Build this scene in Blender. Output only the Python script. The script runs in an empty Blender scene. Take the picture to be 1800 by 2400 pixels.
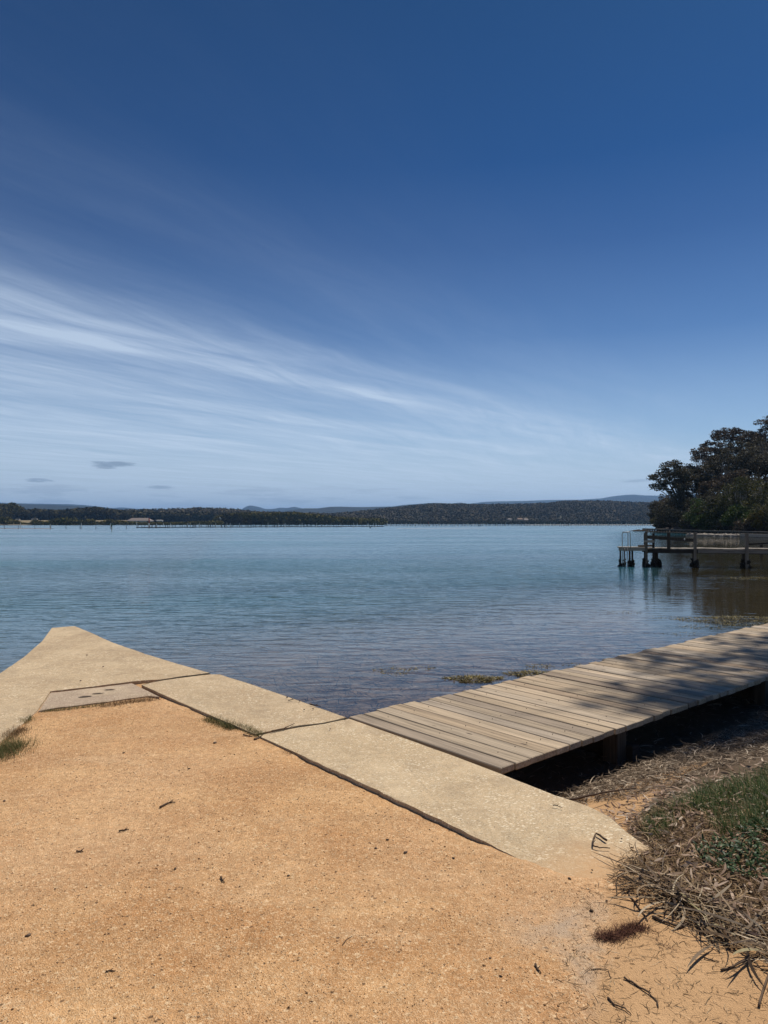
import bpy, bmesh, math, random
import numpy as np
from mathutils import Vector, Matrix
rng = np.random.default_rng(7); random.seed(7)
SC = bpy.context.scene; COL = SC.collection
R = math.radians
ZT = .038
HC = 1.6; WL = -0.42                       # eye height above the gravel, water level
F = 1664.0; PIT = math.atan(26/F)
SUN_AZ, SUN_EL = 45.0, 58.0

def ray(px, py):
    dx = (px-900)/F; dz = -(py-1200)/F
    return dx, math.cos(PIT)-dz*math.sin(PIT), math.sin(PIT)+dz*math.cos(PIT)
def P(px, py, z=0.0):
    a, b, c = ray(px, py); k = (z-HC)/c
    return (a*k, b*k)
def XZ(px, py, Y):
    a, b, c = ray(px, py); k = Y/b
    return (a*k, HC+c*k)
O = (0.78, 4.60)
def st(x, y): return ((x-O[0])*.65-(y-O[1])*.76, (x-O[0])*.76+(y-O[1])*.65)
def xy(s, t): return (O[0]+.65*s+.76*t, O[1]-.76*s+.65*t)

# ------------------------------------------------------------ node helpers
class N:
    def __init__(s, name, disp=False):
        s.m = bpy.data.materials.new(name); s.m.use_nodes = True
        s.t = s.m.node_tree; s.t.nodes.clear()
        s.out = s.t.nodes.new('ShaderNodeOutputMaterial')
    def n(s, typ, ins=None, **kw):
        nd = s.t.nodes.new(typ)
        for k, v in kw.items(): setattr(nd, k, v)
        for k, v in (ins or {}).items(): s.put(nd.inputs[k], v)
        return nd
    def put(s, sock, v):
        if isinstance(v, bpy.types.NodeSocket): s.t.links.new(v, sock)
        elif isinstance(v, bpy.types.Node): s.t.links.new(v.outputs[0], sock)
        else:
            if sock.type == 'RGBA' and len(v) == 3: v = (*v, 1)
            sock.default_value = v
    def math(s, op, a, b=0.0, c=0.0, clamp=False):
        nd = s.n('ShaderNodeMath', operation=op); nd.use_clamp = clamp
        s.put(nd.inputs[0], a); s.put(nd.inputs[1], b); s.put(nd.inputs[2], c)
        return nd.outputs[0]
    def mix(s, f, a, b, mode='MIX'):
        nd = s.n('ShaderNodeMix', data_type='RGBA', blend_type=mode)
        s.put(nd.inputs[0], f); s.put(nd.inputs[6], a); s.put(nd.inputs[7], b)
        return nd.outputs[2]
    def ramp(s, f, stops, interp='LINEAR'):
        nd = s.n('ShaderNodeValToRGB'); cr = nd.color_ramp; cr.interpolation = interp
        while len(cr.elements) > 1: cr.elements.remove(cr.elements[-1])
        for i, (p, c) in enumerate(stops):
            if not isinstance(c, (tuple, list)): c = (c, c, c)
            e = cr.elements[0] if i == 0 else cr.elements.new(p)
            e.position = p; e.color = (*c[:3], 1)
        s.put(nd.inputs[0], f); return nd.outputs[0]
    def mapping(s, vec, scale=(1,1,1), rot=(0,0,0), loc=(0,0,0)):
        return s.n('ShaderNodeMapping', {'Vector': vec, 'Scale': scale, 'Rotation': rot, 'Location': loc}).outputs[0]
    def noise(s, vec, scale, detail=4, rough=.55, dist=0.0, out=0):
        return s.n('ShaderNodeTexNoise', {'Vector': vec, 'Scale': scale, 'Detail': detail, 'Roughness': rough, 'Distortion': dist}).outputs[out]
    def voro(s, vec, scale, out='Distance', **kw):
        return s.n('ShaderNodeTexVoronoi', {'Vector': vec, 'Scale': scale}, **kw).outputs[out]
    def pos(s): return s.n('ShaderNodeNewGeometry').outputs['Position']
    def obj(s): return s.n('ShaderNodeTexCoord').outputs['Object']
    def attr(s, name, out='Fac'): return s.n('ShaderNodeAttribute', attribute_name=name).outputs[out]
    def bump(s, h, strength, dist, normal=None):
        nd = s.n('ShaderNodeBump', {'Height': h, 'Strength': strength, 'Distance': dist})
        if normal is not None: s.put(nd.inputs['Normal'], normal)
        return nd.outputs[0]
    def bsdf(s, col, rough=.9, normal=None, spec=.3, **kw):
        nd = s.n('ShaderNodeBsdfPrincipled', {'Base Color': col, 'Roughness': rough, 'Specular IOR Level': spec})
        if normal is not None: s.put(nd.inputs['Normal'], normal)
        for k, v in kw.items(): s.put(nd.inputs[k.replace('_', ' ')], v)
        s.t.links.new(nd.outputs[0], s.out.inputs['Surface']); return s.m

def rampmat(name, stops, rough=.85, trans=0.0, nscale=0, spec=.2):
    """colour picked per leaf / ribbon / plank by the 'rnd' attribute"""
    s = N(name); c = s.ramp(s.attr('rnd'), stops)
    if nscale:
        c = s.mix(.5, c, s.ramp(s.noise(s.obj(), nscale, 5), [(.25, .55), (.75, 1.25)]), 'MULTIPLY')
    if trans:
        d = s.n('ShaderNodeBsdfPrincipled', {'Base Color': c, 'Roughness': rough, 'Specular IOR Level': spec})
        t = s.n('ShaderNodeBsdfTranslucent', {'Color': c})
        m = s.n('ShaderNodeMixShader', {0: trans, 1: d, 2: t})
        s.t.links.new(m.outputs[0], s.out.inputs['Surface']); return s.m
    return s.bsdf(c, rough, spec=spec)

# ------------------------------------------------------------ object helpers
def tag(o, label=None, cat=None, group=None, kind=None):
    if label: o['label'] = label
    if cat: o['category'] = cat
    if group: o['group'] = group
    if kind: o['kind'] = kind
    return o
def empty(name, loc=(0,0,0), rz=0):
    o = bpy.data.objects.new(name, None); COL.objects.link(o); o.location = loc; o.rotation_euler = (0,0,rz)
    o.empty_display_size = .1; return o
def link(name, me, mat, parent=None, smooth=False):
    o = bpy.data.objects.new(name, me); COL.objects.link(o)
    if mat: me.materials.append(mat)
    if smooth: me.polygons.foreach_set('use_smooth', [True]*len(me.polygons))
    if parent: o.parent = parent
    return o
def npmesh(name, V, Fc, rnd=None):
    """V (n,3), Fc (m,k) -> mesh; rnd per vertex"""
    V = np.asarray(V, dtype=np.float32); Fc = np.asarray(Fc, dtype=np.int32)
    me = bpy.data.meshes.new(name); m, k = Fc.shape
    me.vertices.add(len(V)); me.vertices.foreach_set('co', V.ravel())
    me.loops.add(m*k); me.loops.foreach_set('vertex_index', Fc.ravel())
    me.polygons.add(m); me.polygons.foreach_set('loop_start', np.arange(m, dtype=np.int32)*k)
    me.update(calc_edges=True)
    if rnd is not None:
        a = me.attributes.new('rnd', 'FLOAT', 'POINT'); a.data.foreach_set('value', np.asarray(rnd, dtype=np.float32))
    return me
def setattr_pt(me, name, vals):
    a = me.attributes.new(name, 'FLOAT', 'POINT'); a.data.foreach_set('value', np.asarray(vals, dtype=np.float32))

class MB:
    """collects boxes, tubes and prisms; one build() = one mesh object"""
    def __init__(s): s.v = []; s.f = []; s.r = []
    def add(s, vs, fs, r=None):
        b = len(s.v); r = random.random() if r is None else r
        s.v += [tuple(v) for v in vs]; s.r += [r]*len(vs); s.f += [tuple(b+i for i in f) for f in fs]
    def box(s, c, d, rot=0, tilt=(0,0), r=None, ch=0):
        hx, hy, hz = d[0]/2, d[1]/2, d[2]/2
        M = Matrix.Rotation(rot, 3, 'Z') @ Matrix.Rotation(tilt[0], 3, 'X') @ Matrix.Rotation(tilt[1], 3, 'Y')
        ch = ch or min(d)*.06
        vs = []
        for z, i in ((-hz, ch), (-hz+ch, 0), (hz-ch, 0), (hz, ch)):
            for x, y in ((-1,-1),(1,-1),(1,1),(-1,1)):
                vs.append(Vector(c)+M@Vector((x*(hx-i), y*(hy-i), z)))
        fs = [(3,2,1,0), (12,13,14,15)]
        for l in range(3):
            for k in range(4): fs.append((l*4+k, l*4+(k+1)%4, l*4+4+(k+1)%4, l*4+4+k))
        s.add(vs, fs, r)
    def beam(s, a, b, w, h, r=None):
        a = Vector(a); b = Vector(b); d = b-a; L = d.length
        s.box((a+b)/2, (L, w, h), math.atan2(d.y, d.x), (0, -math.asin(max(-1, min(1, d.z/L)))), r)
    def tube(s, pts, rad, n=8, r=None, caps=True):
        pts = [Vector(p) for p in pts]; m = len(pts)
        if not isinstance(rad, (list, tuple)): rad = [rad]*m
        vs = []; up = Vector((.31, .17, .93)).normalized()
        for i, p in enumerate(pts):
            d = (pts[min(i+1, m-1)]-pts[max(i-1, 0)]).normalized()
            if abs(d.dot(up)) > .97: up = Vector((1, .1, 0)).normalized()
            a = d.cross(up).normalized(); b = a.cross(d).normalized(); up = b if False else up
            for k in range(n):
                t = 2*math.pi*k/n; vs.append(p+(a*math.cos(t)+b*math.sin(t))*rad[i])
        fs = [(i*n+k, i*n+(k+1)%n, (i+1)*n+(k+1)%n, (i+1)*n+k) for i in range(m-1) for k in range(n)]
        if caps: fs += [tuple(range(n))[::-1], tuple((m-1)*n+k for k in range(n))]
        s.add(vs, fs, r)
    def lump(s, c, rad, rough=.3, r=None, seg=(8, 5)):
        vs = []; n, m = seg; c = Vector(c)
        if not isinstance(rad, (tuple, list)): rad = (rad,)*3
        for j in range(m+1):
            ph = math.pi*j/m
            for k in range(n):
                th = 2*math.pi*k/n; q = 1+random.uniform(-rough, rough)
                vs.append(c+Vector((math.cos(th)*math.sin(ph)*rad[0], math.sin(th)*math.sin(ph)*rad[1], math.cos(ph)*rad[2]))*q)
        fs = [(j*n+k, (j+1)*n+k, (j+1)*n+(k+1)%n, j*n+(k+1)%n) for j in range(m) for k in range(n)]
        s.add(vs, fs, r)
    def build(s, name, mat, parent=None, smooth=False, off=None):
        v = s.v if off is None else [(a-off[0], b-off[1], c-off[2]) for a, b, c in s.v]
        me = bpy.data.meshes.new(name); me.from_pydata(v, [], s.f); me.update()
        setattr_pt(me, 'rnd', s.r)
        return link(name, me, mat, parent, smooth)

def vnoise(x, y, seed=0):
    """smooth value noise on numpy arrays"""
    x = np.asarray(x, float); y = np.asarray(y, float)
    xi = np.floor(x).astype(np.int64); yi = np.floor(y).astype(np.int64); fx = x-xi; fy = y-yi
    fx = fx*fx*(3-2*fx); fy = fy*fy*(3-2*fy)
    def h(a, b):
        q = np.sin(a*127.1+b*311.7+seed*74.7)*43758.5453; return q-np.floor(q)
    return (h(xi, yi)*(1-fx)+h(xi+1, yi)*fx)*(1-fy)+(h(xi, yi+1)*(1-fx)+h(xi+1, yi+1)*fx)*fy
def fbm(x, y, seed=0, o=4):
    r = 0; a = .5
    for i in range(o): r = r+a*vnoise(x*2**i, y*2**i, seed+i); a *= .5
    return r
def sstep(a, b, x):
    t = np.clip((x-a)/(b-a), 0, 1); return t*t*(3-2*t)

# ------------------------------------------------------------ terrain
LEFT = lambda y: -3.45-(y-6)*.2            # middle of the left arm of the wall
def shoreX(y):
    return np.interp(y, [0, 90, 98, 104, 110, 120, 135, 150, 175, 230, 300, 500], [400, 300, 90, 64, 60.5, 60, 60.5, 62.5, 67, 95, 150, 300])
def H(x, y, land=True):
    x = np.asarray(x, float); y = np.asarray(y, float)
    s = (x-O[0])*.65-(y-O[1])*.76; t = (x-O[0])*.76+(y-O[1])*.65
    zb = np.interp(s, [-400, -60, -20, -8, -4.5, -2.7, -1, 0, .5, 1.0, 1.5, 3], [-4, -2.6, -1.25, -.82, -.6, -.43, -.39, -.33, -.16, -.02, .025, .04])
    zb = zb+.05*(fbm(x*1.3, y*1.3, 3)-.5)*sstep(-3, -1, s)+.04*(fbm(x*6, y*6, 5)-.5)*sstep(.2, 1.5, s)*sstep(1.6, .6, t*-1+1.2)
    zb = np.where((s > .9) & (t < .25), zb+.012, zb)
    zb = np.where(s < -3, zb+.25*(fbm(x*.25, y*.25, 8)-.5), zb)
    # shallow towards the headland on the right
    sh = sstep(10, 60, x-.25*y+6)*sstep(170, 120, y)
    zb = zb*(1-.72*sh*(s < -2.7))+(-.42*.72*sh*(s < -2.7))-.18*sh*(s < -2.7)
    zg = .012*(fbm(x*.9, y*.9, 1)-.5)-.010*np.exp(-((t+.92)/.08)**2)*sstep(1.0, .6, s)
    zg = zg+.014*sstep(-4.2, -3, s)+.002+.021*sstep(1.0, 1.4, s)+.010*(fbm(x*9, y*9, 14)-.5)*sstep(.6, 1.0, s)
    zg = zg+np.exp(-((t+.97)/.11)**2)*.017*sstep(.42, .62, fbm(s*2.4+7, t*0+3, 15))*sstep(-3.0, -2.6, s)
    inside = sstep(-.35, -.55, t)*sstep(-.35, .35, x-LEFT(y))*sstep(11.5, 10, y)
    inside = np.where(s > 1.25, np.maximum(inside, 0), inside)
    z = zb*(1-inside)+zg*inside
    # left of the wall the bed drops away
    lw = sstep(.3, -1.2, x-LEFT(y))
    z = np.where(x < LEFT(y)+.3, zg*(1-lw)*0+(-.9-1.2*sstep(0, 12, LEFT(y)-x))*lw+z*(1-lw), z)
    if not land: return z
    # headland
    d = x-shoreX(y)
    hz = np.where(d > 0, WL+.15+np.minimum(np.minimum(d, np.maximum(y-101, 0)*1.3)*.5, 13)+.8*(fbm(x*.12, y*.12, 9)-.5)*sstep(0, 6, d), -9)
    z = np.where(y > 20, np.maximum(z, np.where(y < 480, hz, -9)), z)
    z = np.where((d > -8) & (d <= 0) & (y > 40) & (y < 300), np.maximum(z, WL-.5+(d+8)/8*.6), z)
    return z
def graded(fine, lo, hi, step, grow=1.12):
    a = [fine[0]]
    d = step
    while a[-1] > lo: d *= grow; a.append(a[-1]-d)
    a = a[::-1]+list(np.arange(fine[0]+step, fine[1], step)); d = step
    while a[-1] < hi: d *= grow; a.append(a[-1]+d)
    return np.array(a)
def gridmesh(name, xs, ys, Z):
    nx, ny = len(xs), len(ys); X, Y = np.meshgrid(xs, ys)
    V = np.stack([X.ravel(), Y.ravel(), Z(X, Y).ravel()], 1)
    i = np.arange(nx-1)[None, :]+np.arange(ny-1)[:, None]*nx; i = i.ravel()
    return npmesh(name, V, np.stack([i, i+1, i+nx+1, i+nx], 1)), V

# ground ------------------------------------------------------
g = N('ground_gravel_and_sand')
p = g.pos()
sandm = g.attr('sand'); dep = g.attr('depth'); lit = g.attr('litter')
fine = g.noise(p, 230, 3, .7); mid = g.noise(p, 26, 5, .6); big = g.noise(p, 1.6, 4, .55); big2 = g.noise(g.mapping(p, loc=(7, 3, 1)), .75, 3, .5)
vc = g.n('ShaderNodeTexVoronoi', {'Vector': p, 'Scale': 205.0}); vd = vc.outputs['Distance']; vcol = g.n('ShaderNodeSeparateColor', {0: vc.outputs['Color']})
vb = g.n('ShaderNodeTexVoronoi', {'Vector': p, 'Scale': 105.0}); vbc = g.n('ShaderNodeSeparateColor', {0: vb.outputs['Color']})
grav = g.mix(g.ramp(big, [(.38, 0), (.64, 1)]), (.47, .245, .105), (.62, .37, .18))
grav = g.mix(g.ramp(g.noise(g.mapping(p, (.5, 1.1, 1), (0, 0, .4), (2, 5, 0)), 1.3, 6, .62, .5), [(.46, 0), (.62, .6)]), grav, (.385, .20, .088))
grav = g.mix(g.ramp(g.noise(g.mapping(p, (.8, 2.2, 1), (0, 0, -.5), (8, 1, 0)), 1.6, 6, .65, .6), [(.55, 0), (.68, .6)]), grav, (.62, .40, .225))
grav = g.mix(g.ramp(big2, [(.4, 0), (.7, .55)]), grav, (.60, .37, .205))
grav = g.mix(g.math('MULTIPLY', g.ramp(vcol.outputs[0], [(.6, 0), (.88, 1)]), .36), grav, (.86, .66, .42))
grav = g.mix(g.math('MULTIPLY', g.ramp(vcol.outputs[1], [(.8, 0), (.97, 1)]), .38), grav, (.17, .088, .042))
grav = g.mix(g.math('MULTIPLY', g.ramp(vbc.outputs[0], [(.94, 0), (.96, 1)]), .6), grav, (.78, .58, .36))
grav = g.mix(g.math('MULTIPLY', g.ramp(vbc.outputs[1], [(.985, 0), (.992, 1)]), .8), grav, (.12, .07, .04))
grav = g.mix(.8, grav, g.ramp(mid, [(.25, .72), (.75, 1.22)]), 'MULTIPLY')
sand = g.mix(g.ramp(big, [(.3, 0), (.7, 1)]), (.46, .27, .13), (.58, .365, .195))
sand = g.mix(.7, sand, g.ramp(fine, [(.25, .72), (.75, 1.2)]), 'MULTIPLY')
gry = g.math('MULTIPLY', g.attr('grey'), g.ramp(g.noise(p, 3.2, 5, .65), [(.42, 0), (.62, .75)]))
grav = g.mix(gry, grav, (.42, .33, .25))
sm = g.ramp(g.math('ADD', sandm, g.math('MULTIPLY', g.math('SUBTRACT', g.noise(p, 4.5, 5, .65), .5), .9)), [(.35, 0), (.6, 1)])
c = g.mix(sm, grav, sand)
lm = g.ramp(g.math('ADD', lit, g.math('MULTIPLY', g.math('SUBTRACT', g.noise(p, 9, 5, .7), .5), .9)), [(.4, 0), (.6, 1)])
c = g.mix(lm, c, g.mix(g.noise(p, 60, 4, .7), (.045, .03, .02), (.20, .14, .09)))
bed = g.mix(g.ramp(g.noise(p, 3.5, 6, .7), [(.38, 0), (.66, 1)]), (.10, .075, .055), (.36, .27, .19))
bed = g.mix(g.ramp(g.voro(p, 30, 'Distance'), [(.0, .55), (.14, 0)]), bed, (.5, .45, .38))
deepc = g.mix(g.ramp(g.noise(p, .12, 4, .6), [(.4, 0), (.65, 1)]), (.16, .135, .08), (.30, .25, .16))
bed = g.mix(g.ramp(dep, [(.25, 0), (1.0, 1)]), bed, deepc)
c = g.mix(g.ramp(dep, [(0.0, 0), (.03, 1)]), c, bed)
land = g.attr('land')
c = g.mix(land, c, g.mix(g.noise(p, .8, 5, .7), (.03, .026, .014), (.10, .085, .045)))
hgt = g.math('ADD', g.math('MULTIPLY', vd, .6), g.math('ADD', g.math('MULTIPLY', fine, .5), g.math('MULTIPLY', mid, 1.3)))
m_ground = g.bsdf(c, .95, g.bump(hgt, .9, .006), .15)

xs = graded((-4.2, 3.4), -14000, 14000, .045, 1.10); ys = graded((1.2, 9.0), -60, 15000, .05, 1.085)
me, V = gridmesh('ground', xs, ys, lambda a, b: H(a, b, False))
x, y, z = V.T; s_, t_ = (x-O[0])*.65-(y-O[1])*.76, (x-O[0])*.76+(y-O[1])*.65
end = (1421, 2060)
# sand lies right of a line from the end of the slab to the bottom edge of the view
L0 = np.array(P(1400, 2090)); L1 = np.array(P(1340, 2400)); dv = L1-L0
side = ((x-L0[0])*dv[1]-(y-L0[1])*dv[0])/np.linalg.norm(dv)
sandv = np.where(y > L0[1], sstep(-.1, .0, t_+.05), sstep(-.12, .28, side*-1))
sandv = np.where(side > 0, sandv, sandv)
setattr_pt(me, 'sand', sandv)
setattr_pt(me, 'depth', np.clip(WL-z+.01, 0, 3)*(y < 1e5))
setattr_pt(me, 'land', ((y > 30) & (x > shoreX(y)-2) & (z > WL+.3)).astype(float))
G0 = np.array(P(1330, 2150)); G1 = np.array(P(1230, 2400))
setattr_pt(me, 'grey', np.exp(-(((x-(G0[0]+(G0[1]-y)*-.02-.02))/.22)**2))*sstep(3.1, 2.8, y))
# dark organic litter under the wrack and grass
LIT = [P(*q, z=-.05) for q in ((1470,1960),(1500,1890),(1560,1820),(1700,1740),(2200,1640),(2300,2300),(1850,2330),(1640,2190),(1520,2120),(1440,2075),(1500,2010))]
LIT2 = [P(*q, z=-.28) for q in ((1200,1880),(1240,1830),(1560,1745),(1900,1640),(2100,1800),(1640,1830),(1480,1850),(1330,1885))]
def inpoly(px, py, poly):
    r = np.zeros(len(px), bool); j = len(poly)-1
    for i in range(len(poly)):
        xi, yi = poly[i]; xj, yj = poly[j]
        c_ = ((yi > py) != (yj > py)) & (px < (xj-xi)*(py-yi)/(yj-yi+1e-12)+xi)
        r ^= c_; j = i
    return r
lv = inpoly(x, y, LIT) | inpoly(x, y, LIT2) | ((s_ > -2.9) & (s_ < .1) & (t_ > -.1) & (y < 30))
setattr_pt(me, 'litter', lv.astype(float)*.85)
tag(link('ground', me, m_ground, smooth=True), kind='structure')

hd = N('leaf_littered_bank'); hd.bsdf(hd.mix(hd.ramp(hd.noise(hd.pos(), .7, 6, .7), [(.35, 0), (.7, 1)]), (.022, .018, .011), (.085, .065, .042)), .95, hd.bump(hd.noise(hd.pos(), 2.5, 5, .7), 1.0, .3))
me, _ = gridmesh('headland', np.arange(46, 150, .9), np.arange(100, 300, 1.2), lambda a, b: np.maximum(H(a, b), np.where(a > shoreX(b)-1.5, WL-.3, -3)))
tag(link('headland', me, hd.m, smooth=True), kind='structure')
# ------------------------------------------------------------ water
w = N('bay_water'); p = w.pos(); turb = w.attr('turb'); brown = w.attr('brown'); rg = w.attr('reach')
flat = w.mapping(p, (1, 1, 0))
big = w.noise(w.mapping(flat, (.006, .05, 1)), 1.0, 4, .6)
big2 = w.noise(w.mapping(flat, (.05, .16, 1), loc=(3, 9, 0)), 1.0, 3, .5)
w1 = w.noise(w.mapping(flat, (1.1, 3.0, 1), rot=(0, 0, R(6))), 1.0, 2, .5, .8)
w2 = w.noise(w.mapping(flat, (6, 11, 1), rot=(0, 0, R(-9))), 1.0, 3, .6, .4)
w3 = w.noise(w.mapping(flat, (.5, 1.3, 1), rot=(0, 0, R(3))), 1.0, 3, .6, .4)
w4 = w.noise(w.mapping(flat, (1.3, 2.6, 1), rot=(0, 0, R(25))), 1.0, 2, .6, .2)
hh = w.math('ADD', w.math('MULTIPLY', w1, .105), w.math('ADD', w.math('MULTIPLY', w2, .016), w.math('ADD', w.math('MULTIPLY', w3, w.math('MULTIPLY', .22, rg)), w.math('MULTIPLY', w4, w.math('MULTIPLY', .14, rg)))))
calm = w.ramp(w.math('ADD', w.math('MULTIPLY', big, .6), w.math('MULTIPLY', big2, .4)), [(.40, .35), (.60, 1.0)])
stw = w.math('MULTIPLY', calm, w.attr('rough'))
nrm = w.bump(hh, stw, 1.0)
teal = w.mix(w.ramp(big, [(.42, 0), (.62, 1)]), (.026, .125, .185), (.055, .21, .275))
body = w.mix(brown, teal, (.030, .024, .009))  # brown of shallow bed plus tree reflection, painted into the water colour
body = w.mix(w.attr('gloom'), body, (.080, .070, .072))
bodyD = w.n('ShaderNodeBsdfDiffuse', {'Color': body})
tr = w.n('ShaderNodeBsdfTransparent', {'Color': (.80, .80, .80)})
under = w.n('ShaderNodeMixShader', {0: turb, 1: tr, 2: bodyD})
gl = w.n('ShaderNodeBsdfGlossy', {'Color': (1, 1, 1), 'Roughness': w.math('ADD', .02, w.math('MULTIPLY', w.math('MULTIPLY', rg, w.math('POWER', w.attr('rough'), 2.0)), .3)), 'Normal': nrm})
fr = w.n('ShaderNodeFresnel', {'IOR': 1.33, 'Normal': nrm})
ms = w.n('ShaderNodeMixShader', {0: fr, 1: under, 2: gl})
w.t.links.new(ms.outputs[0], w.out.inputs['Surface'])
xs = graded((-9, 9), -14000, 14000, .25, 1.12); ys = graded((3, 16), -60, 15000, .25, 1.10)
me, V = gridmesh('water', xs, ys, lambda X, Y: np.full_like(X, WL))
x, y, z = V.T; dpt = WL-H(x, y); s_ = (x-O[0])*.65-(y-O[1])*.76
brn = sstep(.34, .415, x/np.maximum(y, 1)+.012*(fbm(x*.5, y*.5, 4)-.5))*sstep(11, 15, y)*sstep(130, 95, y)
setattr_pt(me, 'turb', np.clip((1-np.exp(-np.clip(dpt, 0, 9)*.75)), 0, .97)*(1-0)+.35*sstep(-7, -14, s_)*(1-(1-np.exp(-np.clip(dpt, 0, 9)*.75)))+brn*(1-(1-np.exp(-np.clip(dpt,0,9)*1.5)))*.8)
setattr_pt(me, 'brown', brn)
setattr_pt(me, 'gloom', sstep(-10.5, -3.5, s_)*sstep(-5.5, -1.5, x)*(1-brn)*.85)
setattr_pt(me, 'reach', sstep(14, 60, y))
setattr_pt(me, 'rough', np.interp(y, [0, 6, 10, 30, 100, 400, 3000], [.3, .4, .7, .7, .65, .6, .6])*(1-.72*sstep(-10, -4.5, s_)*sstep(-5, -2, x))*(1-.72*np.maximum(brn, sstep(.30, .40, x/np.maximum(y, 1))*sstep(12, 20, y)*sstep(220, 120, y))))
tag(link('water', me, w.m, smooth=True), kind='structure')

# ------------------------------------------------------------ concrete wall slabs
def conc(name, base, tint2, fleck=.55):
    g = N(name); p = g.pos()
    v = g.n('ShaderNodeTexVoronoi', {'Vector': g.mapping(g.n('ShaderNodeVectorMath', {0: p, 1: g.n('ShaderNodeTexNoise', {'Vector': p, 'Scale': 40.0}).outputs[1]}, operation='MULTIPLY_ADD').outputs[0] if False else p, (1, 1.5, 1), (0, 0, .5)), 'Scale': 60.0, 'Randomness': 1.0})
    sp = g.n('ShaderNodeSeparateColor', {0: v.outputs['Color']})
    patch = g.ramp(g.noise(p, 3.0, 4, .6), [(.35, .15), (.65, 1)])
    fl = g.math('MULTIPLY', g.math('LESS_THAN', v.outputs['Distance'], g.math('MULTIPLY', sp.outputs[1], .62)), g.math('GREATER_THAN', sp.outputs[0], 1-fleck*.8))
    v2 = g.n('ShaderNodeTexVoronoi', {'Vector': p, 'Scale': 190.0}); sp2 = g.n('ShaderNodeSeparateColor', {0: v2.outputs['Color']})
    c = g.mix(g.ramp(g.noise(p, 1.1, 5, .6), [(.35, 0), (.68, 1)]), base, tint2)
    c = g.mix(.75, c, g.ramp(g.noise(p, 14, 6, .7), [(.25, .70), (.75, 1.22)]), 'MULTIPLY')
    c = g.mix(g.math('MULTIPLY', g.ramp(sp2.outputs[0], [(.7, 0), (.9, 1)]), .5), c, (.62, .53, .38))
    c = g.mix(g.math('MULTIPLY', g.ramp(sp2.outputs[1], [(.8, 0), (.95, 1)]), .5), c, (.14, .11, .075))
    c = g.mix(g.math('MULTIPLY', fl, g.math('MULTIPLY', patch, .75)), c, (.88, .77, .58))
    stain = g.ramp(g.noise(g.mapping(p, loc=(4, 2, 0)), 2.6, 8, .68, .4), [(.52, 0), (.60, .22), (.74, .5)])
    c = g.mix(stain, c, (.27, .20, .135))
    c = g.mix(g.ramp(g.noise(g.mapping(p, loc=(1, 8, 0)), 7, 7, .72, .3), [(.58, 0), (.72, .45)]), c, (.24, .185, .125))
    c = g.mix(g.ramp(g.noise(g.mapping(p, loc=(9, 3, 0)), 1.4, 6, .6), [(.52, 0), (.66, .4)]), c, (.62, .49, .33))
    pit = g.voro(g.mapping(p, loc=(3, 3, 0)), 24); c = g.mix(g.ramp(pit, [(.06, .8), (.11, 0)]), c, (.13, .10, .07))
    dE = g.n('ShaderNodeVectorMath', {0: p, 1: (*xy(1.25, -.75), ZT)}, operation='DISTANCE').outputs['Value']
    du = g.ramp(g.math('ADD', dE, g.math('MULTIPLY', g.noise(p, 7, 6, .7), .45)), [(.34, .85), (.50, .4), (.70, 0)])
    c = g.mix(g.math('MULTIPLY', du, g.ramp(g.noise(p, 150, 3, .7), [(.3, .6), (.6, 1)])), c, (.52, .31, .155))
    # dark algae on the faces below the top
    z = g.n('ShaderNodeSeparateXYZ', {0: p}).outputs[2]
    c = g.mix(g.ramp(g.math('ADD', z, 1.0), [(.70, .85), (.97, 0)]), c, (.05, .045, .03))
    h = g.math('ADD', g.math('MULTIPLY', g.noise(p, 120, 4, .7), .8), g.math('MULTIPLY', fl, .6))
    return g.bsdf(c, .92, g.bump(h, .7, .004), .2)
m_conc = conc('weathered_shell_concrete', (.42, .305, .19), (.52, .39, .25))
m_conc_b = conc('pale_shell_concrete', (.46, .34, .21), (.55, .415, .265), .7)
m_patch = conc('pinkish_mortar_patch', (.34, .25, .185), (.41, .31, .23), .18)

def jag(a, b, step, amp, seed):
    r = random.Random(seed); a = Vector(a); b = Vector(b); L = (b-a).length; n = max(1, int(L/step)); d = (b-a)/L; nn = Vector((-d.y, d.x)); q = []
    off = 0
    for i in range(n):
        off = off*.4+r.uniform(-amp, amp)
        q.append(a+(b-a)*(i/n)+nn*(off if i else 0))
    return q
def slab(name, pts, mat, label, cat, seed, depth=.9, group=None, z=ZT, amps=None):
    out = []
    for i, pnt in enumerate(pts):
        q = pts[(i+1) % len(pts)]; out += jag(pnt, q, .05, (amps or {}).get(i, .0016), seed*31+i)
    n = len(out); cx = sum(v.x for v in out)/n; cy = sum(v.y for v in out)/n
    bm = bmesh.new()
    top = [bm.verts.new((v.x-cx, v.y-cy, 0)) for v in out]; f = bm.faces.new(top)
    if f.normal.z < 0 or True:
        bm.normal_update()
        if f.normal.z < 0: f.normal_flip()
    r = bmesh.ops.inset_region(bm, faces=[f], thickness=.010, use_even_offset=False)
    for v in top: v.co.z -= .007+random.random()*.004
    low = [bm.verts.new((v.co.x, v.co.y, -depth)) for v in top]
    for i in range(n): bm.faces.new((top[i], top[(i+1) % n], low[(i+1) % n], low[i]))
    bmesh.ops.recalc_face_normals(bm, faces=bm.faces)
    me = bpy.data.meshes.new(name); bm.to_mesh(me); bm.free()
    o = link(name, me, mat); o.location = (cx, cy, z); return tag(o, label, cat, group)
Q = lambda a, b: P(a, b, ZT)
G_ = 'concrete sections of the foreshore wall'
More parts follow.
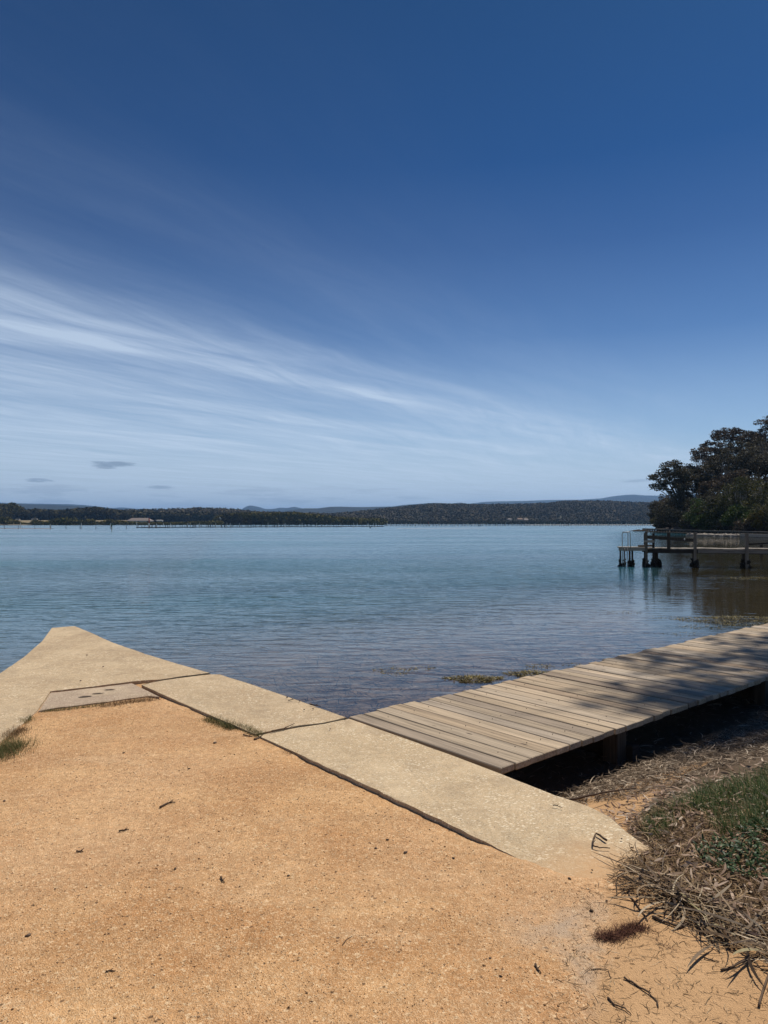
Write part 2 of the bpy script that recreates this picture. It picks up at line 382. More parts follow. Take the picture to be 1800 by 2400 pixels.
slab('concrete_slab', [xy(-1.63,-.86), Q(700,1702), Q(760,1694), Q(818,1682), Q(985,1741), Q(1150,1801), Q(1300,1860), Q(1375,1884), Q(1430,1911), Q(1469,1947), Q(1523,1986), Q(1493,2004), Q(1451,2047), Q(1414,2074), Q(1340,2072), xy(.99,-.94), xy(.36,-.90), xy(-.12,-.885), xy(-1.0,-.87)][::-1],
     m_conc_b, 'near concrete slab speckled with shell, its broken rounded end in the sand', 'slab', 1, group=G_, amps={0:.006, 1:.006, 2:.006})
slab('concrete_slab', [xy(-3.81,-.87), Q(378,1593), Q(450,1583), Q(495,1578), Q(515,1579), Q(575,1597), Q(705,1641), Q(811,1679), Q(756,1691), Q(698,1698), xy(-1.67,-.86), xy(-2.5,-.875), xy(-3.3,-.88)][::-1],
     m_conc, 'middle concrete slab between the open crack and the tapering tip', 'slab', 2, group=G_)
slab('concrete_slab', [Q(122,1470), Q(175,1466), Q(217,1483), Q(260,1503), Q(347,1533), Q(423,1556), Q(491,1575), Q(448,1580), Q(376,1590), Q(311,1595), Q(200,1609), Q(117,1618), Q(87,1662), Q(54,1692), Q(22,1717), Q(0,1736), (-2.65,4.4), (-2.3,1), (-2.2,-2), (-3.2,-2), (-3.5,2), (-3.75,5.2), Q(0,1576), Q(54,1540), Q(98,1502)][::-1],
     m_conc, 'wide tapering concrete tip pointing into the water, with its left arm', 'slab', 3, group=G_)
patch = slab('mortar_patch', [Q(119,1620), Q(200,1611), Q(309,1598), Q(374,1629), Q(347,1627), Q(250,1641), Q(130,1655), Q(90,1663)][::-1],
     m_patch, 'pinkish grey mortar patch with dark dents filling the inner corner of the wall', 'slab', 4, depth=.3, z=ZT-.006)
m_dark = N('dark_dent').bsdf((.15, .115, .09), .95)  # flat dark discs stand in for the dents
for a_, b_, L_, w_ in ((200, 1630, .062, .022), (229, 1623, .05, .012), (257, 1614, .048, .011)):
    q_ = Q(a_, b_); mb_ = MB(); mb_.lump((0, 0, -.001), (L_, w_, .003), .4, seg=(10, 4)); o_ = mb_.build('dent', m_dark, patch)
    o_.location = (q_[0]-patch.location.x, q_[1]-patch.location.y, 0); o_.rotation_euler.z = .25
# grit in the cracks: dark soil bead
def soil_bead(name, pts, label, wd=.006):
    b = MB(); b.tube([(x, y, ZT-.012) for x, y in pts], wd, 6); 
    return tag(b.build(name, m_soil, smooth=True), label, 'soil')
m_soil = N('dark_crack_soil').bsdf((.09, .07, .045), .98)
soil_bead('crack_filling', [Q(611,1719), Q(699,1700), Q(758,1692.5), Q(814,1680)], 'dark soil packed in the open crack across the wall near the boardwalk')
soil_bead('crack_filling', [Q(333,1603), Q(378,1591.5), Q(448,1581.5), Q(493,1576.5)], 'dark soil in the joint below the tapering wall tip', .004)

# ------------------------------------------------------------ timber
def wood(name, stops, rough=.85, axis=0, dark=.0):
    g = N(name); o = g.obj(); rn = g.attr('rnd')
    sc = [60, 60, 60]; sc[axis] = 1.6
    off = g.n('ShaderNodeCombineXYZ', {0: g.math('MULTIPLY', rn, 37.0), 1: 0.0, 2: g.math('MULTIPLY', rn, 11.0)})
    v = g.n('ShaderNodeVectorMath', {0: o, 1: off}, operation='ADD').outputs[0]
    gr = g.noise(g.mapping(v, tuple(sc)), 1.0, 5, .6, .3)
    sc2 = [9, 9, 9]; sc2[axis] = .7
    bl = g.noise(g.mapping(v, tuple(sc2)), 1.0, 4, .6, .5)
    c = g.ramp(rn, stops)
    c = g.mix(.85, c, g.ramp(gr, [(.30, .35), (.45, .85), (.7, 1.22)]), 'MULTIPLY')
    c = g.mix(.8, c, g.ramp(bl, [(.3, .68), (.65, 1.12)]), 'MULTIPLY')
    sc3 = [38, 38, 38]; sc3[axis] = .9
    spl = g.noise(g.mapping(v, tuple(sc3), loc=(5, 5, 5)), 1.0, 3, .6, .2)
    c = g.mix(g.ramp(spl, [(.655, 0), (.69, .75)]), c, (.05, .038, .028))
    kn = g.voro(g.mapping(v, (2.2, 7, 7) if axis == 0 else (7, 2.2, 7)), 1.0)
    c = g.mix(g.ramp(kn, [(.045, .9), (.09, 0)]), c, (.05, .035, .025))
    return g.bsdf(c, rough, g.bump(gr, .9, .004), .25)
m_plank = wood('weathered_grey_plank', [(0, (.30, .235, .165)), (.3, (.37, .30, .215)), (.6, (.33, .275, .215)), (.8, (.41, .34, .25)), (1, (.26, .21, .16))])
m_beam = wood('dark_old_beam', [(0, (.04, .03, .02)), (1, (.08, .06, .045))])  # near-black wood colour deepens the shade under the deck
m_post = wood('old_timber_post', [(0, (.16, .125, .09)), (1, (.26, .21, .155))], axis=2)
ang = math.atan2(.65, .76)                      # boardwalk runs along t
m_pdark = wood('shade_dark_post', [(0, (.11, .08, .055)), (1, (.17, .13, .09))], axis=2)  # post timber darkened: the deck's shade is put into its colour
bw = empty('boardwalk', (*xy(0, 0), 0), ang)
tag(bw, 'weathered timber plank boardwalk running right from the concrete wall, dappled with shade', 'boardwalk')
b = MB(); t = -.035; k = 0
while t < 26:
    wd = random.uniform(.128, .150); 
    e0 = random.uniform(-.009, .009); e1 = random.uniform(-.03, .03)
    zz = random.uniform(-.004, .004); gap = random.uniform(.007, .016)
    c0 = -(0+e0); c1 = 1.60+e1                 # local y = -s
    d = .046
    L = c1-c0
    # plank: long axis local y -> box built with x as its length then turned
    b.box((t+wd/2, c0+L/2, .03-d/2+zz), (wd, L, d), 0, (random.uniform(-.002, .002), random.uniform(-.012, .012)), ch=.005)
    t += wd+gap; k += 1
m_plank_y = wood('weathered_grey_decking', [(0, (.32, .23, .155)), (.25, (.43, .33, .225)), (.5, (.34, .28, .215)), (.7, (.50, .385, .265)), (.85, (.41, .34, .265)), (1, (.26, .195, .14))], axis=1)
nplank = len(b.f); t = .2
while t < 26:                                   # heads of the deck nails
    for yy in (.22, .80, 1.38):
        b.box((t+random.uniform(-.02, .02), yy+random.uniform(-.02, .02), .0335), (.006, .006, .004), random.random())
    t += .148
dk = b.build('decking', m_plank_y, bw); dk.data.materials.append(N('rusty_nail').bsdf((.06, .035, .025), .7))
dk.data.polygons.foreach_set('material_index', [0]*nplank+[1]*(len(b.f)-nplank))
for yy in (.34, .82, 1.36):
    b = MB(); b.box((13, yy, -.10), (26, .075, .16)); b.build('bearer', m_beam, bw)
for tt in (1.72, 4.6, 7.5, 10.4, 13.3, 16.2, 19.1, 22, 24.9):
    b = MB(); b.box((tt, .8, -.27), (.10, 1.45, .14)); b.build('crossbeam', m_beam, bw)
    for yy in (.20, 1.38):
        b = MB(); b.box((tt-.11, yy, -.62), (.13, .13, 1.14)); b.build('post', m_pdark, bw)

# ------------------------------------------------------------ ribbons: wrack, straw, grass, leaves
def ribbons(n, px, py, pz, L, wd, seg=5, head=None, curl=1.2, pitch=0, pitchv=.15, droop=0.0, seed=0, taper=1.0, twist=.5):
    r = np.random.default_rng(seed)
    if head is None: head = r.uniform(0, 2*math.pi, n)
    L = L*np.ones(n); wd = wd*np.ones(n)
    kap = r.normal(0, curl, n); el = pitch+r.normal(0, pitchv, n)
    tw = r.normal(0, twist, n)
    x, y, z = px.copy(), py.copy(), pz.copy()
    C = np.zeros((n, seg+1, 3)); W = np.zeros((n, seg+1, 3))
    for i in range(seg+1):
        u = i/seg; a = head+kap*u; e = el-droop*u
        C[:, i] = np.stack([x, y, z], 1)
        lat = np.stack([-np.sin(a)*np.cos(tw), np.cos(a)*np.cos(tw), np.sin(tw)], 1)
        ww = wd*(1-taper*(abs(2*u-1)**2.5 if taper >= 1 else 0))*.5 if taper >= 1 else wd*.5*(1-taper*u)
        W[:, i] = lat*np.maximum(ww, wd*.06)[:, None]
        x = x+np.cos(a)*np.cos(e)*L/seg; y = y+np.sin(a)*np.cos(e)*L/seg; z = z+np.sin(e)*L/seg
    V = np.stack([C-W, C+W], 2).reshape(n, -1, 3)
    m = 2*(seg+1); base = np.arange(n)[:, None]*m
    k = np.arange(seg)*2; Fc = (base[:, :, None]+np.stack([k, k+2, k+3, k+1], 1)[None]).reshape(-1, 4)
    return V.reshape(-1, 3), Fc, np.repeat(r.random(n), m)
def polysample(n, poly, r):
    poly = [tuple(q) for q in poly]; a = np.array(poly); lo, hi = a.min(0), a.max(0); X = []; Y = []; c = 0
    while c < n:
        q = r.uniform(lo, hi, (n*2, 2)); k = inpoly(q[:, 0], q[:, 1], poly); X.append(q[k, 0]); Y.append(q[k, 1]); c += k.sum()
    return np.concatenate(X)[:n], np.concatenate(Y)[:n]
def merge(parts):
    V = []; Fc = []; Rn = []; b = 0
    for v, f, r in parts: V.append(v); Fc.append(f+b); Rn.append(r); b += len(v)
    return np.concatenate(V), np.concatenate(Fc), np.concatenate(Rn)
m_wrack = rampmat('dried_seagrass_wrack', [(0, (.04, .026, .017)), (.4, (.13, .09, .058)), (.75, (.24, .175, .12)), (.94, (.42, .33, .24)), (1, (.6, .5, .38))], .8)
m_straw = rampmat('dry_straw', [(0, (.055, .03, .015)), (.5, (.19, .115, .055)), (.87, (.36, .24, .125)), (1, (.58, .44, .28))], .8)
m_strap = rampmat('dry_strap_leaf', [(0, (.04, .024, .014)), (.35, (.12, .075, .042)), (.7, (.25, .17, .095)), (.93, (.50, .40, .28)), (1, (.26, .23, .10))], .6, nscale=30)
m_grass = rampmat('green_grass', [(0, (.028, .06, .014)), (.6, (.055, .11, .025)), (.88, (.10, .15, .045)), (1, (.35, .30, .14))], .5, .25)
m_herb = rampmat('dark_green_herb', [(0, (.02, .045, .016)), (.7, (.045, .085, .03)), (1, (.08, .12, .045))], .45, .2)
m_leaf = rampmat('dead_gum_leaf', [(0, (.07, .04, .025)), (.4, (.19, .115, .07)), (.75, (.34, .22, .15)), (1, (.52, .42, .32))], .6)

r = np.random.default_rng(11)
# seagrass wrack bank beside the boardwalk
poly = [P(*q, z=-.2) for q in ((1225,1882),(1255,1850),(1330,1822),(1560,1752),(1800,1665),(2000,1600),(2200,1760),(1800,1830),(1660,1850),(1560,1885),(1480,1900),(1400,1880),(1330,1890))]
X, Y = polysample(19000, poly, r); S = st(X, Y)[0]
Zg = H(X, Y)+r.random(19000)**2*.05*sstep(.9, .3, S)+.003
A = ribbons(19000, X, Y, Zg, r.uniform(.03, .14, 19000), r.uniform(.002, .007, 19000), 4, r.normal(.75, .75, 19000)+math.pi*r.integers(0, 2, 19000), 1.3, 0, .12, seed=1)
s1 = r.uniform(-2.6, .15, 7000); t1 = r.uniform(.02, 7, 7000)
X, Y = xy(s1, t1); Bp = ribbons(7000, X, Y, H(X, Y)+r.random(7000)*.05+.002, r.uniform(.04, .16, 7000), r.uniform(.003, .008, 7000), 4, r.normal(.7, .9, 7000), 1.3, 0, .12, seed=2)
V, Fc, Rn = merge([A, Bp]); tag(link('seagrass_wrack', npmesh('seagrass_wrack', V, Fc, Rn), m_wrack), 'bank of dried grey brown seagrass beside the boardwalk', 'seagrass', kind='stuff')
# brown litter and straw round the grass
poly = [P(*q, z=.0) for q in ((1425,2085),(1440,2055),(1490,2005),(1525,1975),(1478,1945),(1510,1900),(1640,1870),(1800,1820),(2000,1800),(2100,2300),(1850,2330),(1700,2240),(1600,2180),(1500,2130))]
X, Y = polysample(14000, poly, r); A = ribbons(14000, X, Y, H(X, Y)+r.random(14000)**2*.022+.003, r.uniform(.025, .12, 14000), r.uniform(.0015, .004, 14000), 4, None, 1.4, .05, .25, seed=3)
X, Y = polysample(1300, [P(*q, z=0.) for q in ((1380,2090),(1500,2110),(1700,2240),(1900,2320),(1900,2500),(1300,2500),(1290,2380))], r)
Bp = ribbons(1300, X, Y, H(X, Y)+.002, r.uniform(.01, .08, 1300)*r.random(1300)**.5, r.uniform(.001, .0028, 1300), 4, None, 1.3, 0, .05, seed=4)
V, Fc, Rn = merge([A, Bp]); tag(link('dry_straw', npmesh('dry_straw', V, Fc, Rn), m_straw), 'mat of dry brown grass stalks around the concrete end', 'dry grass', kind='stuff')
# dead gum leaves
poly = [P(*q, z=.0) for q in ((1330,1890),(1420,1850),(1600,1800),(1900,1780),(2100,2300),(1800,2250),(1540,2090),(1500,1990),(1450,1920))]
X, Y = polysample(2000, poly, r); V, Fc, Rn = ribbons(2000, X, Y, H(X, Y)+r.random(2000)*.03+.006, r.uniform(.025, .09, 2000), r.uniform(.005, .015, 2000), 6, None, .9, .05, .2, seed=5)
tag(link('leaf_litter', npmesh('leaf_litter', V, Fc, Rn), m_leaf), 'scattered tan dead gum leaves over the wrack and dry grass', 'leaf litter', kind='stuff')
# strap leaves piled along the edge of the sand
n = 300; u = r.random(n); a0 = np.array(P(1500, 2115)); a1 = np.array(P(1840, 2330))
X = a0[0]+(a1[0]-a0[0])*u+r.normal(0, .03, n)+.12*r.random(n); Y = a0[1]+(a1[1]-a0[1])*u+r.normal(0, .05, n)+.16*r.random(n)
A = ribbons(n, X, Y, H(X, Y)+r.random(n)*.035+.006, r.uniform(.07, .30, n), r.uniform(.003, .012, n), 8, r.normal(-.8, .95, n)+math.pi*r.integers(0, 2, n), 1.0, .08, .2, .2, seed=6)
V, Fc, Rn = A; tag(link('strap_leaves', npmesh('strap_leaves', V, Fc, Rn), m_strap), 'tangle of long dry strap leaves along the edge of the sand', 'dead leaves', kind='stuff')
# green grass clump
poly = [P(*q, z=0.) for q in ((1512,1962),(1500,1930),(1540,1905),(1600,1880),(1660,1850),(1720,1825),(1800,1815),(2000,1790),(2100,1900),(1900,1985),(1790,1985),(1690,1975),(1640,1925),(1600,1925),(1570,1968),(1540,1978))]
n = 8500; X, Y = polysample(n, poly, r); keep = fbm(X*5, Y*5, 21) > .40; X, Y = X[keep], Y[keep]; n = len(X)
hh = .045+.06*sstep(1.2, 1.75, X)+.0*X
V, Fc, Rn = ribbons(n, X, Y, H(X, Y), hh*r.uniform(.6, 1.3, n), r.uniform(.0022, .0042, n), 4, r.normal(2.4, 1.3, n), .5, 1.15, .25, .75, seed=7, taper=.92, twist=.15)
tag(link('green_grass', npmesh('green_grass', V, Fc, Rn), m_grass), 'patch of spiky green grass at the right edge', 'grass', kind='stuff')
# broad leaved ground cover
poly = [P(*q, z=0.) for q in ((1650,2050),(1630,2010),(1700,1985),(1760,1950),(1900,1920),(2100,2000),(2000,2090),(1800,2090),(1700,2080))]
n = 2600; X, Y = polysample(n, poly, r); keep = fbm(X*7, Y*7, 33) > .40; X, Y = X[keep], Y[keep]; n = len(X)
V, Fc, Rn = ribbons(n, X, Y, H(X, Y)+r.random(n)*.04+.01, r.uniform(.018, .034, n), r.uniform(.007, .014, n), 4, None, .4, .5, .4, .6, seed=8)
tag(link('ground_cover', npmesh('ground_cover', V, Fc, Rn), m_herb), 'low dark green leafy ground cover below the grass', 'ground cover', kind='stuff')

def tuft(name, label, cat, pts, n, hgt, mat, seed, wide=.0025, spread=.05, z=0.0, pitch=1.0, curl=.7, droop=.8):
    rr = np.random.default_rng(seed); X = []; Y = []
    for i in range(n):
        k = rr.random()*(len(pts)-1); j = int(k); f = k-j
        X.append(pts[j][0]*(1-f)+pts[j+1][0]*f+rr.normal(0, spread)); Y.append(pts[j][1]*(1-f)+pts[j+1][1]*f+rr.normal(0, spread))
    X = np.array(X); Y = np.array(Y); cx, cy = X.mean(), Y.mean(); zz = np.maximum(H(X, Y), z)
    V, Fc, Rn = ribbons(n, X-cx, Y-cy, zz, hgt*rr.uniform(.4, 1.2, n), wide*rr.uniform(.7, 1.3, n), 4, None, curl, pitch, .4, droop, seed=seed, taper=.9, twist=.3)
    o = link(name, npmesh(name, V, Fc, Rn), mat); o.location = (cx, cy, 0); return tag(o, label, cat)
m_weed = rampmat('short_weed', [(0, (.05, .07, .02)), (.6, (.12, .115, .04)), (1, (.30, .21, .10))], .7, .15)
m_red = rampmat('dried_red_weed', [(0, (.03, .012, .008)), (.6, (.10, .035, .022)), (1, (.20, .09, .05))], .8)
tuft('grass_tuft', 'scruffy green tuft against the left arm of the wall', 'grass tuft', [P(-20, 1790), P(10, 1768), P(40, 1752)], 1500, .095, m_weed, 41, spread=.07)
tuft('grass_tuft', 'small green tuft where the left arm meets the gravel', 'grass tuft', [P(55, 1702), P(72, 1688)], 220, .055, m_weed, 42, spread=.02)
tuft('grass_tuft', 'brown withered tuft between two green tufts on the left wall arm', 'grass tuft', [P(15, 1740), P(50, 1715)], 700, .06, m_straw, 43, spread=.04)
tuft('grass_tuft', 'thin line of weeds below the pinkish mortar patch', 'grass tuft', [P(100, 1672), P(170, 1665), P(240, 1656)], 600, .035, m_weed, 44, spread=.02)
tuft('grass_tuft', 'dark brown dead turf in the inner corner of the wall', 'grass tuft', [P(240, 1660), P(300, 1650), P(362, 1642)], 900, .05, m_straw, 45, spread=.04)
tuft('grass_tuft', 'olive weed tuft halfway along the gravel edge of the middle slab', 'grass tuft', [P(484, 1690), P(530, 1703), P(548, 1712)], 1100, .055, m_weed, 46, spread=.032)
tuft('grass_tuft', 'green weed tuft at the gravel end of the open crack', 'grass tuft', [P(562, 1708), P(590, 1722), P(612, 1732)], 700, .05, m_weed, 47, spread=.024)
tuft('grass_tuft', 'splayed dry stalks at the foot of the near slab', 'grass tuft', [P(665, 1768), P(700, 1775)], 60, .09, m_straw, 48, spread=.015, pitch=.3)
tuft('grass_tuft', 'few upright straw blades at the tip of the near slab', 'grass tuft', [P(1545, 2000), P(1560, 2010)], 60, .08, m_straw, 49, spread=.02)
tuft('weed_tuft', 'dark reddish brown dried weed clump lying on the sand', 'weed', [P(1408, 2220), P(1440, 2222), P(1470, 2205), P(1508, 2196)], 1500, .035, m_red, 50, spread=.017, wide=.002, pitch=.6, curl=1.2)
tuft('weed_tuft', 'thin dark line of dried weed trailing from the reddish clump', 'weed', [P(1532, 2205), P(1550, 2235), P(1575, 2255)], 130, .025, m_red, 51, spread=.012, wide=.0015, pitch=.2)

# gravel grains
def grains(n, X, Y, size, seed, Z=None):
    rr = np.random.default_rng(seed); Z = H(X, Y) if Z is None else Z
    o = np.array([(1,0,0),(0,1,0),(-1,0,0),(0,-1,0),(0,0,.7),(0,0,-.6)], float)
    V = o[None]*size[:, None, None]*rr.uniform(.6, 1.3, (n, 6, 1)); a = rr.uniform(0, 6.28, n)
    c, s = np.cos(a)[:, None], np.sin(a)[:, None]
    V = np.stack([V[..., 0]*c-V[..., 1]*s, V[..., 0]*s+V[..., 1]*c, V[..., 2]], 2)+np.stack([X, Y, Z+size*.25], 1)[:, None]
    f = np.array([(0,1,4),(1,2,4),(2,3,4),(3,0,4),(1,0,5),(2,1,5),(3,2,5),(0,3,5)])
    return V.reshape(-1, 3), (np.arange(n)[:, None, None]*6+f[None]).reshape(-1, 3), np.repeat(rr.random(n), 6)
n = 26000; poly = [P(*q) for q in ((-60,2440),(-60,1800),(90,1672),(250,1652),(375,1640),(608,1730),(900,1880),(1255,2060),(1400,2090),(1420,2440))]
X, Y = polysample(n, poly, r); k = r.random(n) < 1.25-.9*sstep(.45, .62, fbm(X*1.4+3, Y*1.4, 60)); X, Y = X[k], Y[k]; n = len(X)
V, Fc, Rn = grains(n, X, Y, r.uniform(.0012, .0032, n)+.003*(r.random(n) > .985), 9)
m_grain = rampmat('gravel_grain', [(0, (.14, .08, .045)), (.15, (.33, .19, .09)), (.6, (.50, .32, .165)), (.9, (.66, .48, .29)), (1, (.80, .66, .46))], .9)
tag(link('gravel', npmesh('gravel', V, Fc, Rn), m_grain), 'loose orange tan gravel grains strewn over the path', 'gravel', kind='stuff')

# ------------------------------------------------------------ small countable things on gravel and concrete
m_twig = rampmat('brown_twig', [(0, (.05, .032, .022)), (1, (.13, .085, .055))], .8, nscale=40)
m_stone = rampmat('dark_pebble', [(0, (.05, .034, .026)), (.5, (.12, .08, .055)), (1, (.2, .14, .1))], .85, nscale=80)
def twig(label, px, rad, z=0.0, name='twig', lift=0.004):
    pts = [P(a, b, z) for a, b in px]; c = (pts[0][0], pts[0][1], 0)
    q = []
    for i in range(len(pts)-1):
        for k in range(3):
            f = k/3; X = pts[i][0]*(1-f)+pts[i+1][0]*f; Y = pts[i][1]*(1-f)+pts[i+1][1]*f
            q.append((X+random.uniform(-.25, .25)*rad-c[0], Y+random.uniform(-.25, .25)*rad-c[1], max(float(H(X, Y)), z)+rad*.8+lift*random.random()))
    X, Y = pts[-1]; q.append((X-c[0], Y-c[1], max(float(H(X, Y)), z)+rad*.8))
    b = MB(); n = len(q); b.tube(q, [rad*(1-.55*i/(n-1))*random.uniform(.85, 1.15) for i in range(n)], 7)
    if n > 5:
        m = q[n//2]; b.tube([m, (m[0]+rad*3, m[1]+rad*2, m[2]+rad*2)], [rad*.5, rad*.3], 5)
    o = b.build(name, m_twig, smooth=True); o.location = c; return tag(o, label, name.replace('_', ' '))
twig('thick brown twig, largest on the open gravel', [(375,1902),(388,1894),(400,1891),(411,1889)], .0065)
twig('short flat twig left of and below the largest twig', [(278,1958),(290,1956),(302,1953)], .005)
twig('stubby twig at the left, below two longer twigs', [(179,2006),(187,2005),(195,2006)], .005)
twig('small slanting black twig in the middle of the gravel', [(517,2067),(521,2074),(526,2079)], .004)
twig('thin curved twig near the bottom, right of centre', [(1255,2288),(1260,2300),(1268,2308)], .004)
twig('hair-thin pale stem in the middle of the lower gravel', [(803,2228),(812,2215),(826,2206)], .0015)
twig('flat brown twig half buried at the lower left', [(248,2290),(258,2288),(271,2288)], .003)
twig('long thin stem lying below the green weed tuft', [(570,1732),(583,1734),(592,1733)], .006)
twig('bark chip beside the weed tuft at the crack', [(596,1742),(608,1736),(616,1733)], .008)
twig('forked twig lying in the crack between the slabs', [(636,1716),(665,1710),(690,1697)], .006, ZT)
twig('bent brown twig with a broken fork on the near slab end', [(1422,1972),(1397,1955),(1391,1968),(1390,1985),(1405,1989),(1430,1990)], .005, ZT)
twig('small dry twig lying high on the near slab', [(1296,1889),(1306,1890),(1318,1894)], .003, ZT)
twig('short twig on the water edge of the middle slab', [(728,1653),(740,1655),(752,1657)], .006, ZT)
twig('tiny twig beside the cluster of pebbles on the slab edge', [(676,1643),(683,1641),(688,1641)], .005, ZT)
twig('long weathered stick reaching up the bottom right corner', [(1778,2368),(1788,2335),(1808,2290),(1830,2240)], .0045, .03)
twig('pale forked branch pointing left at the right edge of the sand', [(1690,2293),(1730,2285),(1770,2268),(1815,2250)], .004, .02)
twig('dark arching stem curving over the sand at the bottom', [(1463,2320),(1490,2335),(1520,2355),(1540,2375),(1543,2390)], .0035, .0)
twig('thin looped stem on the sand above the arching dark stem', [(1385,2300),(1405,2296),(1425,2300),(1432,2318)], .002)
twig('dark crooked twig in a tangle at the bottom edge', [(1425,2368),(1440,2385),(1465,2395),(1480,2408)], .0035)
twig('short dark twig lying alone on the sand at the right', [(1650,2272),(1668,2278),(1686,2285)], .003)
twig('bleached branch with pale cut end lying on the straw', [(1530,2162),(1560,2175),(1595,2186),(1612,2178),(1620,2145)], .006, .02)
twig('yellow-tipped curved stalk standing out of the straw', [(1566,2062),(1580,2090),(1592,2115),(1595,2140)], .006, .05)
twig('long dark bent stem drooping from the slab end to the sand', [(1475,2100),(1475,2120),(1495,2145),(1512,2165),(1518,2178)], .004, .01)
twig('thin dark stem curling down beside the slab end', [(1490,2057),(1450,2062),(1445,2085),(1446,2125)], .0035, .01)
twig('thick brown root lying across the wrack near the slab', [(1335,1878),(1380,1868),(1420,1860),(1490,1850)], .009, -.1)
def pebble(label, px, py, rad, z=0.0, name='pebble'):
    rad *= .78
    X, Y = P(px, py, z); b = MB(); b.lump((0, 0, 0), (rad*1.2, rad*.8, rad*.5), .24, seg=(8, 5))
    o = b.build(name, m_stone, smooth=True); o.location = (X, Y, max(z, float(H(X, Y)))+rad*.4); o.rotation_euler.z = random.random()*6
    return tag(o, label, name.replace('_', ' '))
for a in (('square black pebble, nearest to the middle slab on the gravel', 504, 1748, .017), ('round dark gumnut in the middle left of the gravel', 411, 2045, .010, 0, 'gumnut'),
          ('small dark pebble in the centre of the gravel', 676, 2062, .008), ('flat grey stone at the lower left of the gravel', 66, 2203, .012), ('reddish gumnut on sand left of the red weed clump', 1386, 2161, .010, 0, 'gumnut'),
          ('small black gumnut above the red weed clump', 1422, 2143, .007, 0, 'gumnut'), ('dark pebble at bottom right of the open gravel', 1174, 2315, .007), ('brown pebble near the bottom, right of centre', 1149, 2268, .006),
          ('dark pebble just left of the worn grey patch', 881, 1997, .009), ('flat brown pebble below the worn grey patch', 950, 2008, .012), ('dark flat pebble right of the worn grey patch', 1063, 2022, .009),
          ('black pebble above the worn grey patch', 908, 1977, .009), ('brown pebble below the mortar patch', 290, 1771, .010), ('small brown stone left of the middle slab tuft', 443, 1808, .009),
          ('dark pebble at the far left edge of the gravel', 10, 1885, .011), ('black gumnut beside the broken slab end', 1482, 1988, .009, ZT, 'gumnut'), ('brown gumnut left of the broken slab end', 1457, 1967, .007, ZT, 'gumnut'),
          ('dark pebble lowest on the near slab end', 1388, 2040, .006, ZT), ('brown pebble clump at the sandy foot of the near slab', 1335, 2080, .010), ('small dark pebble on the slab beside the boardwalk corner', 809, 1684, .011, ZT),
          ('dark pebble on the near slab just below the crack', 774, 1709, .009, ZT), ('largest pebble on the water edge of the middle slab', 673, 1635, .012, ZT), ('pebble at the edge of the middle slab, right of the largest', 702, 1644, .010, ZT),
          ('left one of two pebbles lying back from the slab edge', 713, 1664, .010, ZT), ('right one of two pebbles lying back from the slab edge', 734, 1662, .010, ZT), ('rightmost pebble on the water edge of the middle slab', 727, 1650, .010, ZT),
          ('dark pebble in the middle of the tapering wall tip', 204, 1536, .014, ZT), ('dark pebble on the wall tip right of centre', 242, 1563, .014, ZT), ('dark pebble near the joint above the mortar patch', 189, 1596, .012, ZT)):
    pebble(*a)

# ------------------------------------------------------------ far jetty
m_jd = wood('blackened_jetty_timber', [(0, (.035, .028, .022)), (1, (.085, .07, .055))], axis=2)
m_jg = wood('silvery_jetty_timber', [(0, (.20, .17, .14)), (1, (.33, .29, .24))])
m_oy = N('oyster_crust'); m_oy = m_oy.bsdf(m_oy.ramp(m_oy.voro(m_oy.pos(), 22), [(0, (.20, .18, .15)), (.25, (.035, .03, .022)), (1, (.015, .012, .01))]), .9, m_oy.bump(m_oy.voro(m_oy.pos(), 22), 1.0, .05))
m_steel = N('dull_steel').bsdf((.30, .28, .26), .4, None, .5, Metallic=.7)
JO = Vector((12.15, 33.0, 0)); ja = math.atan2(-.22, .975)
jt = empty('jetty', JO, ja); tag(jt, 'old dark timber jetty with handrail and barnacled posts standing in shallow water', 'jetty')
def zj(py, Y=33.0): return XZ(0, py, Y)[1]
dz = zj(1285.5)
b = MB(); b.box((-.58, .35, dz+.04), (1.22, .75, .05)); b.box((-.58, -.03, dz-.04), (1.24, .05, .14)); b.build('landing', m_jg, jt)
b = MB(); xx = 0
while xx < 12: b.box((xx+.07, .62, dz-.005+.012*math.sin(xx*3)+random.uniform(-.008, .008)), (.13, 1.3, .045)); xx += .145
b.build('decking', m_jg, jt)
b = MB(); b.beam((0, 0.02, dz-.12), (12, .02, dz-.16), .08, .17); b.beam((0, 1.2, dz-.12), (12, 1.2, dz-.16), .08, .17); b.build('bearer', m_jd, jt)
b = MB(); b.beam((2.25, -.075, dz-.11), (12, -.075, dz-.13), .03, .16); b.build('fascia', m_jg, jt)
m_jm = wood('grey_brown_jetty_post', [(0, (.11, .09, .07)), (1, (.2, .165, .13))], axis=2)
def jpost(x, y, z1, wd=.12, mat=None, lean=0):
    mat = mat or (m_jm if y < .05 and wd > .08 else m_jd)
    b = MB(); b.beam((x, y, -1.1), (x+lean, y, z1), wd, wd); o = b.build('post', mat, jt)
    b = MB()
    rr = wd*.95
    for i in range(26):
        a = random.random()*6.28; h = random.random()
        b.lump((x+math.cos(a)*rr*(1.15-.5*h), y+math.sin(a)*rr*(1.15-.5*h), -.52+.42*h), random.uniform(.04, .085)*(1.2-.4*h)*(wd/.12)**.5, .35, seg=(6, 4))
    b.build('oyster_crust', m_oy, o)
